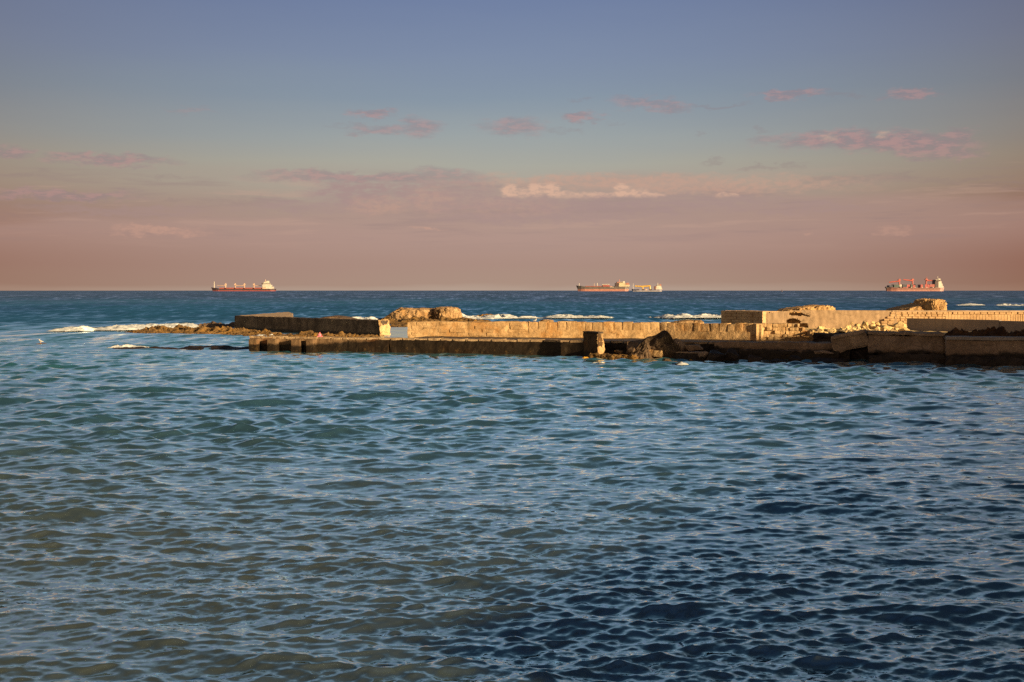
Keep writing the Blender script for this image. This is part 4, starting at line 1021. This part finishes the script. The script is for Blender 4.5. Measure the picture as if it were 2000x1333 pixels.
b.bar('crane_post', (1222, 210), (1222, 165), 1.0, SH['orange'], .6)
tw = b.tower('bridge', [(1380, 1555, 365, 403, .95), (1385, 1535, 315, 365, .9), (1385, 1515, 265, 315, .9), (1385, 1500, 228, 265, .9)], SH['white'])
b.band(1385, 1500, 236, 248, .9, tw)
b.box('shaded_bridge_front', 1372, 1445, 262, 400, SH['dark'], .97); b.box('bridge_wing', 1385, 1480, 236, 262, SH['dark'], 1.08)  # dark front box stands for shade on the white bridge
b.box('funnel', 1470, 1512, 205, 265, SH['white'], .4, off=2); b.bar('radar_mast', (1460, 230), (1460, 158), 1.2, SH['white'], .6)

# navigation buoy on the horizon
Yb = 2600.0
nb_ = empty('navigation_buoy', (gx(1527, Yb), Yb, drop(Yb)), 'tiny dark navigation buoy on the horizon left of the container ship', 'buoy')
MB().bar((0, 0, -0.5), (0, 0, 1.4), 1.5, 1.4, 14).build('float', SH['dark'], nb_)
MB().bar((0, 0, 1.4), (0, 0, 4.2), 0.9, 0.35, 10).build('tower', SH['dark'], nb_)
MB().bar((0, 0, 4.2), (0, 0, 4.9), 0.45, 0.1, 8).build('top_mark', SH['dark'], nb_)

# ------------------------------------------------------------------ birds, float
def gull(px, py_feet, Y, height, label, face=1):
    """a standing gull: one lofted body with head and tail; legs and beak as parts"""
    root = empty('gull', (gx(px, Y), Y, gz(py_feet, Y)), label, 'bird')
    s = height / 0.42
    spine = [(-0.24, .17, .012), (-0.17, .19, .035), (-0.08, .21, .066), (0.0, .235, .080), (0.06, .26, .074), (0.10, .30, .050), (0.12, .335, .040), (0.135, .37, .044), (0.155, .395, .036), (0.175, .40, .012)]
    rings = []
    for i, (x, z, r) in enumerate(spine):
        tx, tz = (spine[min(i + 1, len(spine) - 1)][0] - spine[max(i - 1, 0)][0], spine[min(i + 1, len(spine) - 1)][1] - spine[max(i - 1, 0)][1])
        l = math.hypot(tx, tz); nx, nz = -tz / l, tx / l
        rings.append([(face * s * (x + nx * r * math.sin(a)), s * r * math.cos(a) * .9, s * (z + nz * r * math.sin(a))) for a in [2 * math.pi * k / 10 for k in range(10)]])
    wm = paint('feather_white', (0.58, 0.57, 0.53), 0.7); gm = paint('feather_grey', (0.35, 0.37, 0.40), 0.7); om = paint('bill_yellow', (0.6, 0.3, 0.03))
    body = MB().loft(rings).build('body', wm, root, smooth=True)
    for sd in (-1, 1):
        rg = []
        for x, z, r in ((-.26, .185, .008), (-.16, .205, .030), (-.04, .235, .042), (.05, .255, .030), (.08, .26, .008)):
            rg.append([(face * s * x, s * (sd * (.062 if x > -.2 else .03) + .014 * math.cos(a)), s * (z + r * math.sin(a))) for a in [2 * math.pi * k / 8 for k in range(8)]])
        MB().loft(rg).build('wing', gm, root, smooth=True)
        MB().bar((face * s * 0.0, sd * s * .03, 0), (face * s * 0.0, sd * s * .03, s * .18), s * .008).build('leg', om, root)
    MB().bar((face * s * .17, 0, s * .398), (face * s * .225, 0, s * .388), s * .013, s * .003).build('beak', om, root)
    return root
gull(1045, 630.6, gz and 95.5, 0.34, 'small white gull standing on top of the sandstone wall')
gull(79.5, 671.6, 104.3, 0.42, 'white bird standing on the small dark rock out at the left', -1)
Yf = 93.2 - 1.2
fq = off(quay_at(620), 0.35)
fl = empty('net_float', (*fq, 1.16), 'small pink fishing float lying on the quay edge', 'float')
pm = paint('float_pink', (0.75, 0.22, 0.30), 0.5)
mb = MB(); rings = []
for k in range(9):
    t = -math.pi / 2 + math.pi * k / 8
    rings.append([(0.15 * math.cos(t) * math.cos(a) + .02, 0.15 * math.cos(t) * math.sin(a), 0.15 + 0.16 * math.sin(t)) for a in [2 * math.pi * i / 12 for i in range(12)]])
mb.loft(rings); mb.build('ball', pm, fl, smooth=True)
MB().bar((0.02, 0, 0.30), (0.06, 0, 0.38), .035, .03).build('rope_eye', pm, fl)
MB().hexa([(-.18, -.16, 0), (.26, -.16, 0), (.26, .16, 0), (-.18, .16, 0), (-.12, -.12, .06), (.22, -.12, .07), (.22, .12, .06), (-.14, .12, .06)], 0.06, 0.03, 5, 2).build('netting', pm, fl)

# ------------------------------------------------------------------ unseen building blocks added off to the right to cast shade
def building(name, foot, z1, label, mat, skip=()):
    """foot: four ground corners, counter-clockwise"""
    cx, cy = sum(p[0] for p in foot) / 4, sum(p[1] for p in foot) / 4
    root = empty(name, (cx, cy, 0), label, 'building')
    loc_ = [(x - cx, y - cy) for x, y in foot]
    def prism(z0, z1_, grow):
        P_ = [(x * (1 + grow), y * (1 + grow)) for x, y in loc_]
        return MB().loft([[(x, y, z0) for x, y in P_], [(x, y, z1_) for x, y in P_]])
    prism(-1, z1, 0).build('wall', mat, root)
    prism(z1 + .003, z1 + .4, 0.012).build('roof', M['concrete'], root)
    for e in range(4):
        a, b = Vector(loc_[e]), Vector(loc_[(e + 1) % 4]); d = b - a; L = d.length; d.normalize(); nrm = Vector((d.y, -d.x))
        for i in range(int(L / 5)):
            for k in range(int(z1 / 4)):
                p = a + d * (2.5 + i * 5); zz = 1.5 + k * 4
                mb = MB()
                vs = [(*(p + d * sx * .6 + nrm * sn), z) for z in (zz, zz + 1.8) for sx, sn in ((-1, .05), (1, .05), (1, -.05), (-1, -.05))]
                mb.add(vs, [(3, 2, 1, 0), (4, 5, 6, 7), (0, 1, 5, 4), (1, 2, 6, 5), (2, 3, 7, 6), (3, 0, 4, 7)])
                mb.build('window', SH['window'], root)
    return root
building('shade_block_tall', [(91, 8), (163, 19), (130, 49.4), (58, 38)], 15.0, 'tall unseen plastered block added off to the right to shade the harbour', M['plaster'])  # added out of view, shaped to throw shade on the right-hand walls
building('shade_block_low', [(31, -13), (50, -23), (75, -5), (54, 27)], 8.0, 'low unseen sandstone block added beside the viewer to shade the near water', M['masonry'])  # added out of view to shade the water at lower right
